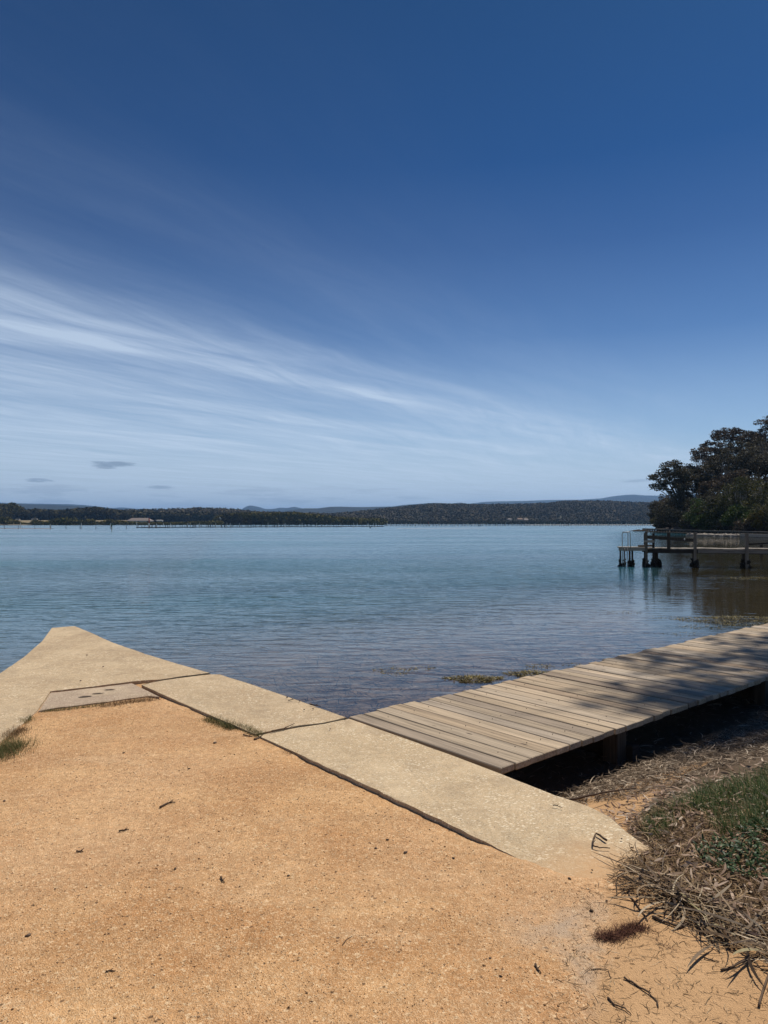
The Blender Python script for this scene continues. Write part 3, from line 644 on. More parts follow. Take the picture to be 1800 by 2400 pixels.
for x_, y_, z1, wd in ((-1.12, 0, dz, .07), (-.88, .62, dz, .06), (-.70, 0.05, dz, .08), (-.52, .6, dz, .08),
                       (.02, -.10, zj(1247), .11), (.14, 1.28, zj(1250), .10), (.36, 0.1, zj(1250), .10), (.52, .55, dz-.1, .20),
                       (2.13, -.08, zj(1249.5), .12), (2.32, 1.15, dz-.1, .15), (4.30, -.08, zj(1249), .13), (4.48, 1.15, dz-.1, .14), (6.5, -.08, zj(1249), .13), (6.7, 1.15, dz-.1, .14), (8.7, -.08, zj(1249), .13), (10.9, -.08, zj(1249), .13)):
    jpost(x_, y_, z1, wd)
b = MB(); b.box((1.0, -.06, (dz+zj(1249))/2), (.14, .09, zj(1249)-dz+.1)); b.build('rail_post', m_jd, jt)
b = MB(); b.beam((-.03, -.10, zj(1247)+.02), (2.2, -.10, zj(1250)+.02), .14, .04); b.build('top_rail', m_jg, jt)
b = MB(); b.beam((.08, -.02, zj(1258.5)), (2.1, -.02, zj(1266)), .05, .15); b.build('middle_rail', m_jd, jt)
b = MB(); b.beam((-.1, -.18, zj(1268)), (.34, -.18, zj(1269)), .05, .11); b.build('brace', m_jg, jt)
b = MB(); b.beam((-.25, .5, dz+.10), (.35, .5, dz+.12), .5, .07); b.build('step', m_jd, jt)
def hoop(xa, xb, y, zt):
    b = MB(); rr = .07; q = [(xa, y, -.5), (xa, y, dz), (xa, y, zt-rr)]
    q += [(xa+rr-rr*math.cos(a), y, zt-rr+rr*math.sin(a)) for a in (R(30), R(60), R(90))]
    q += [(xb-rr+rr*math.cos(a), y, zt-rr+rr*math.sin(a)) for a in (R(90), R(60), R(30), 0)]
    q += [(xb, y, dz)]
    b.tube(q, .016, 8); return b
ld = empty('ladder', (0, 0, 0)); ld.parent = None
tag(ld, 'steel swim ladder with hooped handrails at the seaward end of the jetty', 'ladder'); ld.location = JO; ld.rotation_euler.z = ja
hoop(-1.04, -.68, -.06, zj(1247)).build('handrail', m_steel, ld, True)
hoop(-.99, -.73, .40, zj(1248)).build('handrail', m_steel, ld, True)
for k in range(5):
    b = MB(); zz = dz-.12-.18*k; b.tube([(-.93, -.07, zz), (-.81, -.07, zz)], .012, 6); b.build('rung', m_steel, ld, True)
for xx in (-.93, -.81):
    b = MB(); b.tube([(xx, -.07, dz+.02), (xx, -.07, -.75)], .013, 6); b.build('stile', m_steel, ld, True)
b = MB(); b.lump((1.68, -.09, zj(1263)+.0), (.03, .03, .05), .1); o = b.build('mooring_float', N('white_plastic').bsdf((.6, .58, .54), .5), None, True); o.location = JO; o.rotation_euler.z = ja
tag(o, 'small white float hanging on the middle rail of the jetty', 'float')

# shoreline boardwalk behind the jetty
sb = empty('shore_boardwalk', (58, 110, 0)); tag(sb, 'long low boardwalk on dark piles following the wooded shore behind the jetty', 'boardwalk')
path = [(65.3, 176), (61.2, 150), (59.4, 137), (58.8, 120), (58.6, 108), (57.6, 98), (58.5, 84)]
zs = .30; b = MB(); bb = MB(); pl = []
for i in range(len(path)-1):
    a = Vector((*path[i], 0)); c_ = Vector((*path[i+1], 0)); d = (c_-a); L = d.length; d /= L; nn = Vector((d.y, -d.x, 0)); k = 0
    while k < L-.02:
        q = a+d*(k+.1)+nn*.6; b.box((q.x, q.y, zs-.02+random.uniform(-.01, .01)), (.18, 1.35, .05), math.atan2(d.y, d.x)); k += .2
    for s0 in (-.0, 1.2):
        bb.beam((a.x+nn.x*s0, a.y+nn.y*s0, zs-.15), (c_.x+nn.x*s0, c_.y+nn.y*s0, zs-.15), .07, .2)
    k = .5
    while k < L:
        for s0 in (0, 1.2): q = a+d*k+nn*s0; pl.append((q.x, q.y))
        k += 2.6
b.build('decking', m_jg, sb, off=(58, 110, 0)); bb.build('bearer', m_jd, sb, off=(58, 110, 0))
for (x_, y_) in pl:
    b = MB(); b.box((x_-58, y_-110, -.5), (.2, .2, 1.4)); b.build('pile', m_jd, sb)
b = MB(); pts_ = [(1618, 112), (1650, 110), (1690, 108), (1731, 105)]
for i in range(3):
    for k in range(7):
        f = k/7; px_ = pts_[i][0]*(1-f)+pts_[i+1][0]*f; Y_ = pts_[i][1]*(1-f)+pts_[i+1][1]*f
        b.lump((XZ(px_, 1200, Y_)[0]-52, Y_-105, -.28+random.uniform(-.05, .05)), (.75, .6, random.uniform(.22, .36)), .25, seg=(8, 5))
o = b.build('rubble_edge', N('pale_rubble').bsdf((.24, .21, .18), .95)); o.location = (52, 105, 0); tag(o, 'pale line of rubble at the waterline below the shore boardwalk', 'rubble')
b = MB(); b.beam((XZ(1735, 1200, 104.5)[0], 104.5, -.16), (XZ(1860, 1200, 93)[0], 93, -.16), .3, .45); tag(b.build('edge_board', m_jg), 'pale grey timber edge board at the waterline by the right picture edge', 'board')
# collapsed beam remains
b = MB(); b.beam((23.4, 46, .22), (25.6, 45, .42), .2, .12); b.beam((25.5, 45, .42), (29, 44, .36), .25, .12)
for x_ in (24.0, 25.6, 27.4): b.beam((x_, 45.2, -.9), (x_, 45.2, .25), .14, .14)
tag(b.build('broken_beam', m_jd), 'low collapsed timber beam in the shallows right of the jetty', 'beam')

# ------------------------------------------------------------ floating weed
m_alga = rampmat('olive_floating_weed', [(0, (.025, .022, .008)), (.5, (.10, .08, .02)), (.85, (.26, .20, .05)), (1, (.42, .33, .12))], .6)
def weed(label, px, py, rx, ry, n, seed, z=WL, h=.03, mat=None, cat='seaweed'):
    cx, cy = P(px, py, z); rr = np.random.default_rng(seed)
    a = rr.uniform(0, 6.28, n); q = np.sqrt(rr.random(n)); X = np.cos(a)*q*rx*(1+.3*np.sin(3*a)); Y = np.sin(a)*q*ry
    V, Fc, Rn = ribbons(n, X, Y, .004+h*rr.random(n)*(1-q), rr.uniform(.02, .06, n), rr.uniform(.004, .010, n), 3, None, 1.5, .05, .3, seed=seed)
    o = link('floating_seaweed', npmesh('floating_seaweed', V, Fc, Rn), mat or m_alga); o.location = (cx, cy, z); return tag(o, label, cat)
weed('largest olive seaweed mat floating beside the left edge of the boardwalk', 1112, 1592, .34, .17, 1500, 61)
weed('dark olive seaweed mat pressed against the boardwalk edge', 1245, 1581, .30, .16, 1200, 62, h=.05)
weed('thin scatter of seaweed left of the larger mats', 925, 1573, .26, .22, 170, 63)
weed('small wisp of seaweed beside the thin scatter', 990, 1566, .14, .10, 60, 64)
weed('little seaweed wisp above the dark mat by the boardwalk', 1265, 1562, .16, .07, 110, 65)
weed('faint seaweed wisp out from the boardwalk', 1342, 1558, .12, .06, 40, 66)
weed('tiny seaweed patch far out in front of the mats', 1450, 1436, .5, .2, 120, 67)
weed('pale seaweed patch in line with the boardwalk bend', 1600, 1486, .3, .12, 90, 68)
weed('broad seaweed raft where the boardwalk meets the right edge', 1735, 1456, 1.1, .7, 3200, 69, h=.12)
weed('yellowish seaweed streak near the right edge below the jetty', 1765, 1355, 1.3, .55, 900, 70)
weed('small dark seaweed patch left of the broad raft', 1645, 1470, .45, .25, 260, 71)
weed('thin seaweed patch below the tiny far one', 1585, 1448, .4, .15, 120, 72)
# wrack heap in the corner between wall and boardwalk
n = 1500; s1 = r.uniform(-2.25, -1.62, n); t1 = r.uniform(-.04, 1.1, n)*r.random(n)**.4; X, Y = xy(s1, t1)
V, Fc, Rn = ribbons(n, X, Y, -.40+.36*r.random(n)*sstep(-2.25, -1.75, s1), r.uniform(.04, .16, n), r.uniform(.003, .009, n), 4, r.normal(.6, .6, n), 1.0, 0, .15, seed=73)
tag(link('seagrass_heap', npmesh('seagrass_heap', V, Fc, Rn), m_wrack), 'brown seagrass heaped in the corner between wall and boardwalk', 'seagrass', kind='stuff')
# submerged seagrass strands
n = 14000; s1 = -1.9-8*r.random(n)**1.5; t1 = r.uniform(.0, 9, n); X, Y = xy(s1, t1)
k = fbm(X*1.2, Y*1.2, 80) > .36; X, Y = X[k], Y[k]; n = len(X)
V, Fc, Rn = ribbons(n, X, Y, np.maximum(H(X, Y)+.01, WL-.12)+0*X+.05*r.random(n), r.uniform(.08, .3, n), r.uniform(.005, .012, n), 5, r.normal(2.6, .9, n), 1.0, .05, .2, seed=74)
V[:, 2] = np.minimum(V[:, 2], WL-.008)
m_sg = rampmat('submerged_seagrass', [(0, (.006, .007, .008)), (.8, (.022, .02, .018)), (1, (.12, .10, .07))], .8)
tag(link('submerged_seagrass', npmesh('submerged_seagrass', V, Fc, Rn), m_sg), 'dark seagrass strands under the shallow water', 'seagrass', kind='stuff')

# ------------------------------------------------------------ trees
def leafcloud(C, size, rr, up=.35):
    """quads at centres C with random orientation"""
    n = len(C); a = rr.normal(size=(n, 3)); a[:, 2] += up; a /= np.linalg.norm(a, axis=1)[:, None]
    b = rr.normal(size=(n, 3)); b -= a*(a*b).sum(1)[:, None]; b /= np.linalg.norm(b, axis=1)[:, None]; c = np.cross(a, b)
    s = (size*rr.uniform(.6, 1.4, n))[:, None]
    V = np.stack([C-b*s*.5-c*s*.16, C+b*s*.1-c*s*.34, C+b*s*.55+c*s*.05, C-b*s*.05+c*s*.36], 1).reshape(-1, 3)
    return V, np.arange(n*4).reshape(-1, 4)
m_bark = rampmat('dark_bark', [(0, (.05, .04, .03)), (1, (.10, .085, .065))], .9, nscale=3)
m_pale = rampmat('pale_gum_bark', [(0, (.34, .30, .26)), (1, (.55, .50, .44))], .8, nscale=3)
def foliage(name, st, tr=.25): return rampmat(name, st, .6, tr, spec=.12)
m_fbr = foliage('brown_olive_gum_leaves', [(0, (.026, .023, .014)), (.5, (.055, .048, .03)), (.85, (.115, .10, .062)), (1, (.22, .19, .13))])
m_fred = foliage('reddish_gum_leaves', [(0, (.03, .022, .015)), (.5, (.066, .048, .032)), (.9, (.13, .10, .07)), (1, (.24, .19, .15))])
m_fol = foliage('olive_bush_leaves', [(0, (.03, .032, .01)), (.6, (.065, .065, .02)), (1, (.13, .12, .045))])
m_fgr = foliage('green_bush_leaves', [(0, (.02, .035, .008)), (.6, (.05, .075, .015)), (1, (.12, .14, .03))])
m_fye = foliage('yellow_green_bush_leaves', [(0, (.05, .045, .012)), (.6, (.12, .10, .022)), (1, (.22, .18, .05))])
def on_shore(px, Y, pad=.6):
    while XZ(px, 1200, Y)[0] < float(shoreX(Y))+pad: Y += 1
    return Y
def tree(name, label, cat, px, Y, top, cw, fm, bm_, nclump=34, nleaf=3600, ls=.34, lean=0, base=None, ry=None, low=.38, group=None, X=None, dome=.45, gz=None):
    """tree whose crown top stands at picture height `top` when seen from the path; real size follows from its distance"""
    rr = np.random.default_rng(int(px*7+Y+top))
    X = XZ(px, 1200, Y)[0] if X is None else X
    zt = XZ(px, top, Y)[1] if top < 1e4 else 0; gz = float(H(X-lean, Y)) if gz is None else gz; h = zt-gz
    root = empty(name, (X-lean, Y, gz)); tag(root, label, cat, group)
    rx = cw/2; ry = ry or rx*.9
    # clumps spread through the crown envelope
    C = []
    while len(C) < nclump:
        q = rr.uniform(-1, 1, 3); d = np.linalg.norm(q)
        if d > 1 or d < .35: continue
        zz = q[2]; C.append((lean+q[0]*rx*(1-.25*max(zz, 0)), q[1]*ry, h*(1+low)/2+zz*h*(1-low)/2*.93))
    C = np.array(C); cr = cw*rr.uniform(.085, .165, nclump)*(30/nclump)**.33
    tb = MB(); th = h*low*.9; r0 = .012*h+.05
    tb.tube([(0, 0, -.5), (lean*.15, 0, th*.35), (lean*.35, rr.normal(0, .1), th*.75), (lean*.5, 0, th)], [r0*1.25, r0, r0*.85, r0*.75], 8)
    for i, c_ in enumerate(C):
        t0 = rr.uniform(.55, 1.0); p0 = Vector((lean*.5*t0, 0, th*t0)); p3 = Vector(c_); 
        m1 = p0.lerp(p3, .35)+Vector((rr.normal(0, .25), rr.normal(0, .25), -.04*h+rr.normal(0, .2))); m2 = p0.lerp(p3, .72)+Vector((rr.normal(0, .3), rr.normal(0, .3), rr.normal(0, .15)))
        ra = r0*rr.uniform(.36, .62); tb.tube([p0, m1, m2, p3], [ra, ra*.75, ra*.5, ra*.22], 5, caps=False)
        for k in range(3):
            e = p3+Vector(tuple(rr.normal(0, cr[i]*.55, 3))); tb.tube([m2.lerp(p3, .5), e], [ra*.3, ra*.1], 4, caps=False)
    tb.build('trunk', bm_, root, True)
    w_ = cr**2; w_ /= w_.sum(); idx = rr.choice(nclump, nleaf, p=w_); d = rr.normal(size=(nleaf, 3)); d /= np.linalg.norm(d, axis=1)[:, None]
    q = d*(rr.random(nleaf)**.4)[:, None]*cr[idx][:, None]*1.15; q[:, 2] = q[:, 2]*dome+np.where(d[:, 2] > 0, .12, -.05)*cr[idx]
    V, Fc = leafcloud(C[idx]+q, ls, rr); shade = rr.random(nclump)[idx]*.5+rr.random(nleaf)*.5
    me = npmesh('crown', V, Fc, np.repeat(shade, 4)); link('crown', me, fm, root); return root
GT = 'eucalypts on the wooded headland'
T = [ # label, px, Y, top, crown width, foliage, bark, clumps, leaves, lean, low
 ('leftmost gum leaning out over the water from the headland tip', 1575, 152, 1072, 9.5, m_fbr, m_bark, 46, 4200, -4.5, .42),
 ('dense dark gum just right of the leaning one at the tip', 1618, 156, 1090, 8.5, m_fbr, m_bark, 40, 4200, -1, .35),
 ('gum with small separate leaf tufts stepping up the skyline', 1648, 165, 1036, 7.5, m_fred, m_pale, 30, 2600, 0, .45),
 ('slim gum topped by a single small tuft on the skyline', 1661, 172, 1024, 4.0, m_fred, m_pale, 12, 1100, 0, .6),
 ('umbrella-topped gum rising above the skyline slope', 1708, 178, 998, 6.8, m_fred, m_pale, 16, 1900, 0, .72),
 ('gum with flat crown between the tufted and umbrella gums', 1685, 168, 1032, 5.5, m_fred, m_pale, 20, 1900, 0, .5),
 ('broad reddish gum right of the umbrella gum on the skyline', 1752, 176, 996, 9.5, m_fred, m_pale, 40, 4200, 0, .4),
 ('tallest gum where the tree line meets the right edge', 1795, 172, 978, 10, m_fred, m_bark, 44, 4600, 0, .4),
 ('gum on the skyline beyond the right edge', 1850, 170, 960, 11, m_fbr, m_bark, 40, 3000, 0, .4),
 ('pale-limbed gum in the middle of the slope', 1700, 158, 1052, 8.5, m_fbr, m_pale, 32, 3000, 0, .42),
 ('brown gum low on the slope behind the tip tree', 1655, 156, 1082, 8.0, m_fbr, m_pale, 38, 3600, 0, .36),
 ('gum with pale forked limbs below the broad skyline crown', 1755, 152, 1058, 9.0, m_fbr, m_pale, 34, 3400, 0, .4),
 ('dark gum filling the right edge of the slope', 1805, 148, 1062, 9.5, m_fbr, m_bark, 40, 3800, 0, .36),
 ('half hidden gum between the middle and right of the slope', 1728, 146, 1100, 8.0, m_fred, m_bark, 36, 3400, 0, .3),
 ('reddish gum above the green bush near the shore', 1680, 148, 1118, 7.5, m_fred, m_bark, 36, 3400, 0, .25),
 ('gum standing far back on the slope at the right edge', 1780, 160, 1024, 10, m_fbr, m_pale, 40, 3600, 0, .3),
 ('gum far back between tufted and pale-limbed gums', 1725, 165, 1030, 9, m_fbr, m_bark, 40, 3600, 0, .3)]
for lb, px, Y, top, cw, fm, bk, nc, nl, ln, low in T:
    Y = on_shore(px-ln*9, Y, 1.5)
    tree('gum_tree', lb, 'gum tree', px, Y, top, cw, fm, bk, int(nc*1.25), int(nl*1.3), .33, ln, low=low, group=GT)
BU = [('dense brown bush filling the space under the leaning gum', 1585, 170, 1150, 7.5, m_fred), ('tall dark bush rising at the left edge of the headland', 1548, 176, 1158, 5.0, m_fbr), ('dark olive bush behind the small grey-brown bush', 1705, 130, 1160, 7.5, m_fol), ('brown bush between the leaning trunk and the green bush', 1622, 145, 1168, 7, m_fbr), ('low ragged bush on the waterline at the far right edge', 1805, 116, 1200, 7, m_fgr), ('brown shrub hanging over the rocks at the headland tip', 1560, 158, 1172, 5.5, m_fbr), ('dark shrub under the leaning gum', 1598, 153, 1160, 6.5, m_fbr), ('bright green bush in the middle of the shore thicket', 1650, 138, 1160, 6.0, m_fgr),
      ('tall domed olive bush, largest in the shore thicket', 1730, 128, 1116, 7.5, m_fol), ('olive bush at the right edge below the large dome', 1790, 122, 1128, 6.5, m_fol), ('yellow-green bush low at the right edge', 1793, 114, 1190, 4.5, m_fye),
      ('dark bush between the green and the domed bush', 1690, 132, 1150, 6.0, m_fbr), ('small grey-brown bush at the waterline, centre of thicket', 1685, 124, 1195, 3.6, m_fol), ('dark low bush at the water by the leaning trunk', 1625, 140, 1198, 4.5, m_fbr),
      ('low tawny bush beside the rocks', 1612, 146, 1212, 2.6, m_fye), ('leafy dark bush right of the small grey-brown one', 1730, 118, 1178, 5.0, m_fgr), ('low dark scrub on the bank at the right', 1772, 112, 1215, 5.5, m_fred), ('scrubby bush beyond the right edge', 1835, 112, 1150, 7, m_fol),
      ('straggly low shrub at the very tip', 1548, 162, 1205, 3.5, m_fol), ('dark understorey bush behind the green bush', 1665, 144, 1140, 6.5, m_fbr), ('shaded bush behind the large domed bush', 1765, 138, 1110, 7.5, m_fbr), ('low dark bush on the bank left of centre', 1655, 130, 1205, 4.5, m_fgr), ('low bush on the bank right of centre', 1705, 118, 1208, 4.0, m_fbr)]
for lb, px, Y, top, cw, fm in BU:
    Y0 = Y; Y = on_shore(px, Y, .4); X = XZ(px, 1200, Y)[0]; cw *= Y/Y0*1.12
    tree('bush', lb, 'bush', px, Y, top, cw, fm, m_pale if fm is m_fol else m_bark, 44, 4200, .26, low=.04, group='bushes of the shore thicket', X=X, dome=.8)
# the tree that shades the boardwalk from the right
tree('gum_tree', 'tall gum to the right of the boardwalk that throws dappled shade over its planks', 'gum tree', 1800, 14.9, -600, 5.4, m_fbr, m_pale, 26, 5200, .17, lean=-4.5, X=11.9, ry=2.1, low=.80, gz=.05)
# rocks and driftwood at the headland tip
m_rock = N('shore_rock'); m_rock = m_rock.bsdf(m_rock.ramp(m_rock.noise(m_rock.pos(), 1.5, 5, .7), [(.35, (.08, .065, .05)), (.7, (.28, .22, .17))]), .95, m_rock.bump(m_rock.noise(m_rock.pos(), 3, 5, .7), .8, .2))
for i, (px, py, Y, sz, lb) in enumerate(((1553, 1236, 150, .9, 'pale rock nearest the tip of the headland'), (1546, 1239, 150, .6, 'small reddish rock lowest at the headland tip'), (1590, 1229, 150, .9, 'rock in the middle of the bank below the gum'), (1600, 1225, 151, .7, 'upper rock under the tawny bush'), (1581, 1232, 149, .6, 'small rock left of the bank rocks'), (1562, 1233, 151, .7, 'rock behind the pale tip rock'),
        (1745, 1238, 112, .9, 'brown rock on the bank at the right'), (1760, 1237, 111, .8, 'rock touching the right bank rock'))):
    Y = on_shore(px, min(Y, 112), .2); X = XZ(px, py, Y)[0]; Z = float(H(X, Y))+sz*.3; b = MB(); b.lump((0, 0, 0), (sz*1.3, sz, sz*.8), .28, seg=(9, 6)); o = b.build('rock', m_rock, smooth=False); o.location = (X, Y, Z); tag(o, lb, 'rock', 'rocks on the headland shore')
b = MB()
for i in range(22):
    x0 = 56.5+random.random()*4.5; y0 = 164+random.uniform(-2, 2); a = random.uniform(-.2, .2); L = random.uniform(.8, 3.2)
    b.tube([(x0, y0, WL+.1+random.random()*.12), (x0+L*.5, y0+a, WL+.2+random.random()*.25), (x0+L, y0+2*a, WL+.25+random.random()*.5)], [.07, .06, .03], 5)
tag(b.build('driftwood', m_twig), 'bleached tangle of fallen branches lying in the water left of the shore boardwalk', 'driftwood')

# ------------------------------------------------------------ far shore
m_hill = N('forest_floor'); m_hill = m_hill.bsdf(m_hill.mix(m_hill.noise(m_hill.pos(), .02, 5, .7), (.03, .032, .018), (.065, .058, .035)), .95)
m_mtn = N('distant_forested_range'); m_mtn = m_mtn.bsdf(m_mtn.mix(m_mtn.noise(m_mtn.pos(), .006, 6, .7), (.012, .018, .02), (.03, .036, .03)), .95, m_mtn.bump(m_mtn.noise(m_mtn.pos(), .01, 6, .7), 1.0, 60.0))
m_field = N('dry_paddock'); m_field = m_field.bsdf(m_field.mix(m_field.noise(m_field.pos(), .05, 4, .6), (.13, .11, .06), (.30, .235, .14)), .95)
m_beach = N('pale_beach_sand').bsdf((.45, .38, .29), .95)
def range_(name, prof, D, dd, mat, rough=.02, kind='structure', back=1.0, seed=0, n=160):
    xs_ = np.linspace(prof[0][0], prof[-1][0], n); ys_ = np.interp(xs_, [q[0] for q in prof], [q[1] for q in prof])
    rows = []; ts = np.concatenate([np.linspace(-1, 0, 9), np.linspace(.2, back, 4)])
    for t_ in ts:
        Yd = D+dd*t_
        crest = np.array([XZ(a, b_, D)[1] for a, b_ in zip(xs_, ys_)]); hcr = np.maximum(crest-WL, .0)
        sh_ = (1-abs(t_)**1.6) if t_ < 0 else (1-min(t_, 1)*.8)
        X = np.array([XZ(a, 1200, D)[0] for a in xs_])*Yd/D if name != 'x' else 0
        Zz = WL-.6+(hcr+.6)*sh_*(1+rough*(fbm(X/(dd*.25), np.full_like(X, Yd/(dd*.25)), seed)-.5)*min(1, abs(t_)*4))
        rows.append(np.stack([X, np.full_like(X, Yd), Zz], 1))
    V = np.concatenate(rows); m = len(ts); i = (np.arange(n-1)[None]+np.arange(m-1)[:, None]*n).ravel()
    o = link(name, npmesh(name, V, np.stack([i, i+1, i+n+1, i+n], 1)), mat, smooth=True); tag(o, kind=kind)
    return V.reshape(m, n, 3)
range_('blue_mountains', [(-300,1182),(-60,1180),(0,1178),(60,1180),(120,1181),(160,1182),(200,1184),(240,1188),(262,1191),(285,1190),(310,1192),(340,1194),(400,1199),(540,1204),(560,1198),(572,1190),(582,1185),(592,1185),(606,1188),(622,1193),(640,1193),(658,1189.5),(672,1191),(690,1187.5),(700,1190),(715,1194),(740,1204),(800,1205),(1000,1205),(1060,1188),(1090,1183),(1140,1177),(1180,1175),(1230,1174),(1280,1172),(1360,1171),(1410,1168),(1430,1164),(1465,1160),(1485,1159),(1510,1161),(1550,1162),(1640,1158),(1800,1160),(2100,1165)], 8000, 2500, m_mtn, .5, seed=3, n=400)
range_('middle_range', [(-300,1186),(0,1180),(60,1182),(130,1184),(200,1187),(260,1195),(500,1206),(640,1201),(690,1195),(715,1192),(745,1192),(775,1188),(800,1188),(850,1188.5),(880,1188),(920,1187),(950,1183),(1000,1180),(1050,1181),(1080,1178),(1100,1181),(1200,1184),(1700,1186),(2100,1180)], 4200, 1200, m_mtn, .3, seed=5, n=300)
hillR = [(640,1213),(720,1209),(800,1204),(870,1197),(920,1191),(960,1188),(1000,1184),(1050,1183),(1120,1184),(1180,1183),(1250,1182),(1290,1180),(1330,1176),(1370,1176),(1420,1176),(1500,1179),(1560,1178),(1650,1180),(2050,1178)]
hillR = [(a, b+6) for a, b in hillR]
VR = range_('wooded_hill', hillR, 1650, 480, m_hill, .3, seed=7)
hillL = [(-350,1205),(0,1208),(120,1208),(240,1205),(300,1205),(420,1203),(470,1200),(540,1203),(600,1209),(700,1212),(820,1216),(900,1220)]
VL = range_('wooded_rise', [(a, b-1.5) for a, b in hillL], 1400, 350, m_hill, .3, seed=8)
tag(link('paddock', gridmesh('paddock', np.linspace(-640, -325, 12), np.linspace(740, 950, 8), lambda X, Y: .2+(Y-740)*.025+0*X)[0], m_field), kind='structure')
# forests: crowns merged because nobody could count them
def forest(name, label, pts, rad, nleaf, mat, seed, trunk=False):
    rr = np.random.default_rng(seed); n = len(pts); rd = rad*rr.uniform(.65, 1.35, n)
    d = rr.normal(size=(n, nleaf, 3)); d[..., 2] = np.abs(d[..., 2])*1.1-.25; d /= np.linalg.norm(d, axis=2)[..., None]
    C = pts[:, None]+d*(rd[:, None]*rr.uniform(.75, 1.08, (n, nleaf)))[..., None]*np.array([1, 1, .85])
    sz = np.repeat(rd, nleaf)*.42
    a = d.reshape(-1, 3)+rr.normal(0, .45, (n*nleaf, 3)); a /= np.linalg.norm(a, axis=1)[:, None]
    b = rr.normal(size=a.shape); b -= a*(a*b).sum(1)[:, None]; b /= np.linalg.norm(b, axis=1)[:, None]; c = np.cross(a, b); C = C.reshape(-1, 3); s = (sz*rr.uniform(.6, 1.3, len(sz)))[:, None]
    V = np.stack([C-b*s*.5-c*s*.25, C+b*s*.3-c*s*.45, C+b*s*.5+c*s*.3, C-b*s*.3+c*s*.5], 1).reshape(-1, 3)
    rn = np.repeat(rr.random(n), nleaf)*.55+rr.random(n*nleaf)*.45
    return tag(link(name, npmesh(name, V, np.arange(len(V)).reshape(-1, 4), np.repeat(rn, 4)), mat), label, 'forest', kind='stuff')
def hillpts(V, n, rr, drop, lo=.0, hi=9.9):
    m, w_, _ = V.shape; i = rr.uniform(lo, min(m-1.001, hi), n); j = rr.uniform(0, w_-1.001, n); a = i.astype(int); b = j.astype(int); fi = (i-a)[:, None]; fj = (j-b)[:, None]
    q = (V[a, b]*(1-fi)+V[a+1, b]*fi)*(1-fj)+(V[a, b+1]*(1-fi)+V[a+1, b+1]*fi)*fj; q[:, 2] += drop; return q[q[:, 2] > WL+1]
m_for = rampmat('distant_dry_forest', [(0, (.06, .055, .036)), (.5, (.105, .09, .058)), (.9, (.145, .12, .078)), (1, (.22, .18, .12))], 1.0, .0, .013, spec=0.0)
m_mang = rampmat('olive_mangroves', [(0, (.05, .048, .016)), (.5, (.10, .09, .03)), (1, (.17, .145, .05))], 1.0, .0, .04, spec=0.0)
m_gmid = rampmat('near_far_shore_forest', [(0, (.026, .025, .015)), (.5, (.055, .05, .028)), (1, (.10, .088, .05))], 1.0, .0, .03, spec=0.0)
rr = np.random.default_rng(91)
forest('hill_forest', 'dry eucalypt forest covering the long hill across the bay', hillpts(VR, 9000, rr, 3.0), 5.5, 26, m_for, 92)
forest('hill_forest', 'eucalypt forest on the low rise beyond the left shore', hillpts(VL, 5200, rr, 2.5), 5.8, 26, m_for, 93)
def band(px0, px1, Y0, Y1, top, n, rad, rr, zb=None):
    """points for trees of a low-lying wood: several tiers so the canopy closes to the ground"""
    px = rr.uniform(px0, px1, n); Y = rr.uniform(Y0, Y1, n); X = np.array([XZ(a, 1200, b)[0] for a, b in zip(px, Y)])
    tp = np.interp(px, [q[0] for q in top], [q[1] for q in top]); zt = np.array([XZ(a, b, c_)[1] for a, b, c_ in zip(px, tp, Y)])-rad
    k = rr.random(n); z = np.where(k < .5, zt*rr.uniform(.85, 1.04, n), WL+.5+(zt-WL-.5)*rr.random(n)); return np.stack([X, Y, z], 1)
topL = [(-200,1190),(0,1184),(22,1180),(45,1186),(55,1196),(90,1192),(130,1196),(180,1192),(215,1188),(250,1192),(300,1198),(340,1200),(500,1202),(620,1206)]
forest('shore_forest', 'tall dark forest standing behind the paddock on the left shore', np.concatenate([band(-200, 330, 955, 1040, topL, 2300, 5.8, rr), band(320, 640, 1000, 1060, topL, 1300, 5.8, rr)]), 5.8, 26, m_gmid, 94)
topM = [(500,1216),(515,1208),(540,1204),(570,1201),(640,1201),(690,1200),(740,1205),(790,1211),(840,1214),(900,1216),(1000,1219),(1100,1221),(1600,1222)]
forest('mangroves', 'olive mangrove wood in the middle of the far shore', band(505, 900, 780, 870, topM, 2500, 3.4, rr), 3.4, 24, m_mang, 95)
topS = [(-200,1210),(0,1212),(35,1218),(60,1226),(75,1226),(90,1220),(112,1221),(118,1219),(130,1217.5),(160,1218),(180,1223),(230,1222),(280,1220),(320,1223),(400,1224),(470,1221),(520,1220)]
forest('mangroves', 'low line of mangroves along the left shore', band(-200, 520, 700, 735, topS, 2300, 1.9, rr), 1.9, 22, m_mang, 96)
forest('mangroves', 'thin dark mangrove fringe below the long hill', band(880, 1640, 1080, 1160, [(880,1218),(1000,1220),(1640,1221)], 1700, 3.0, rr), 3.0, 16, m_gmid, 97)
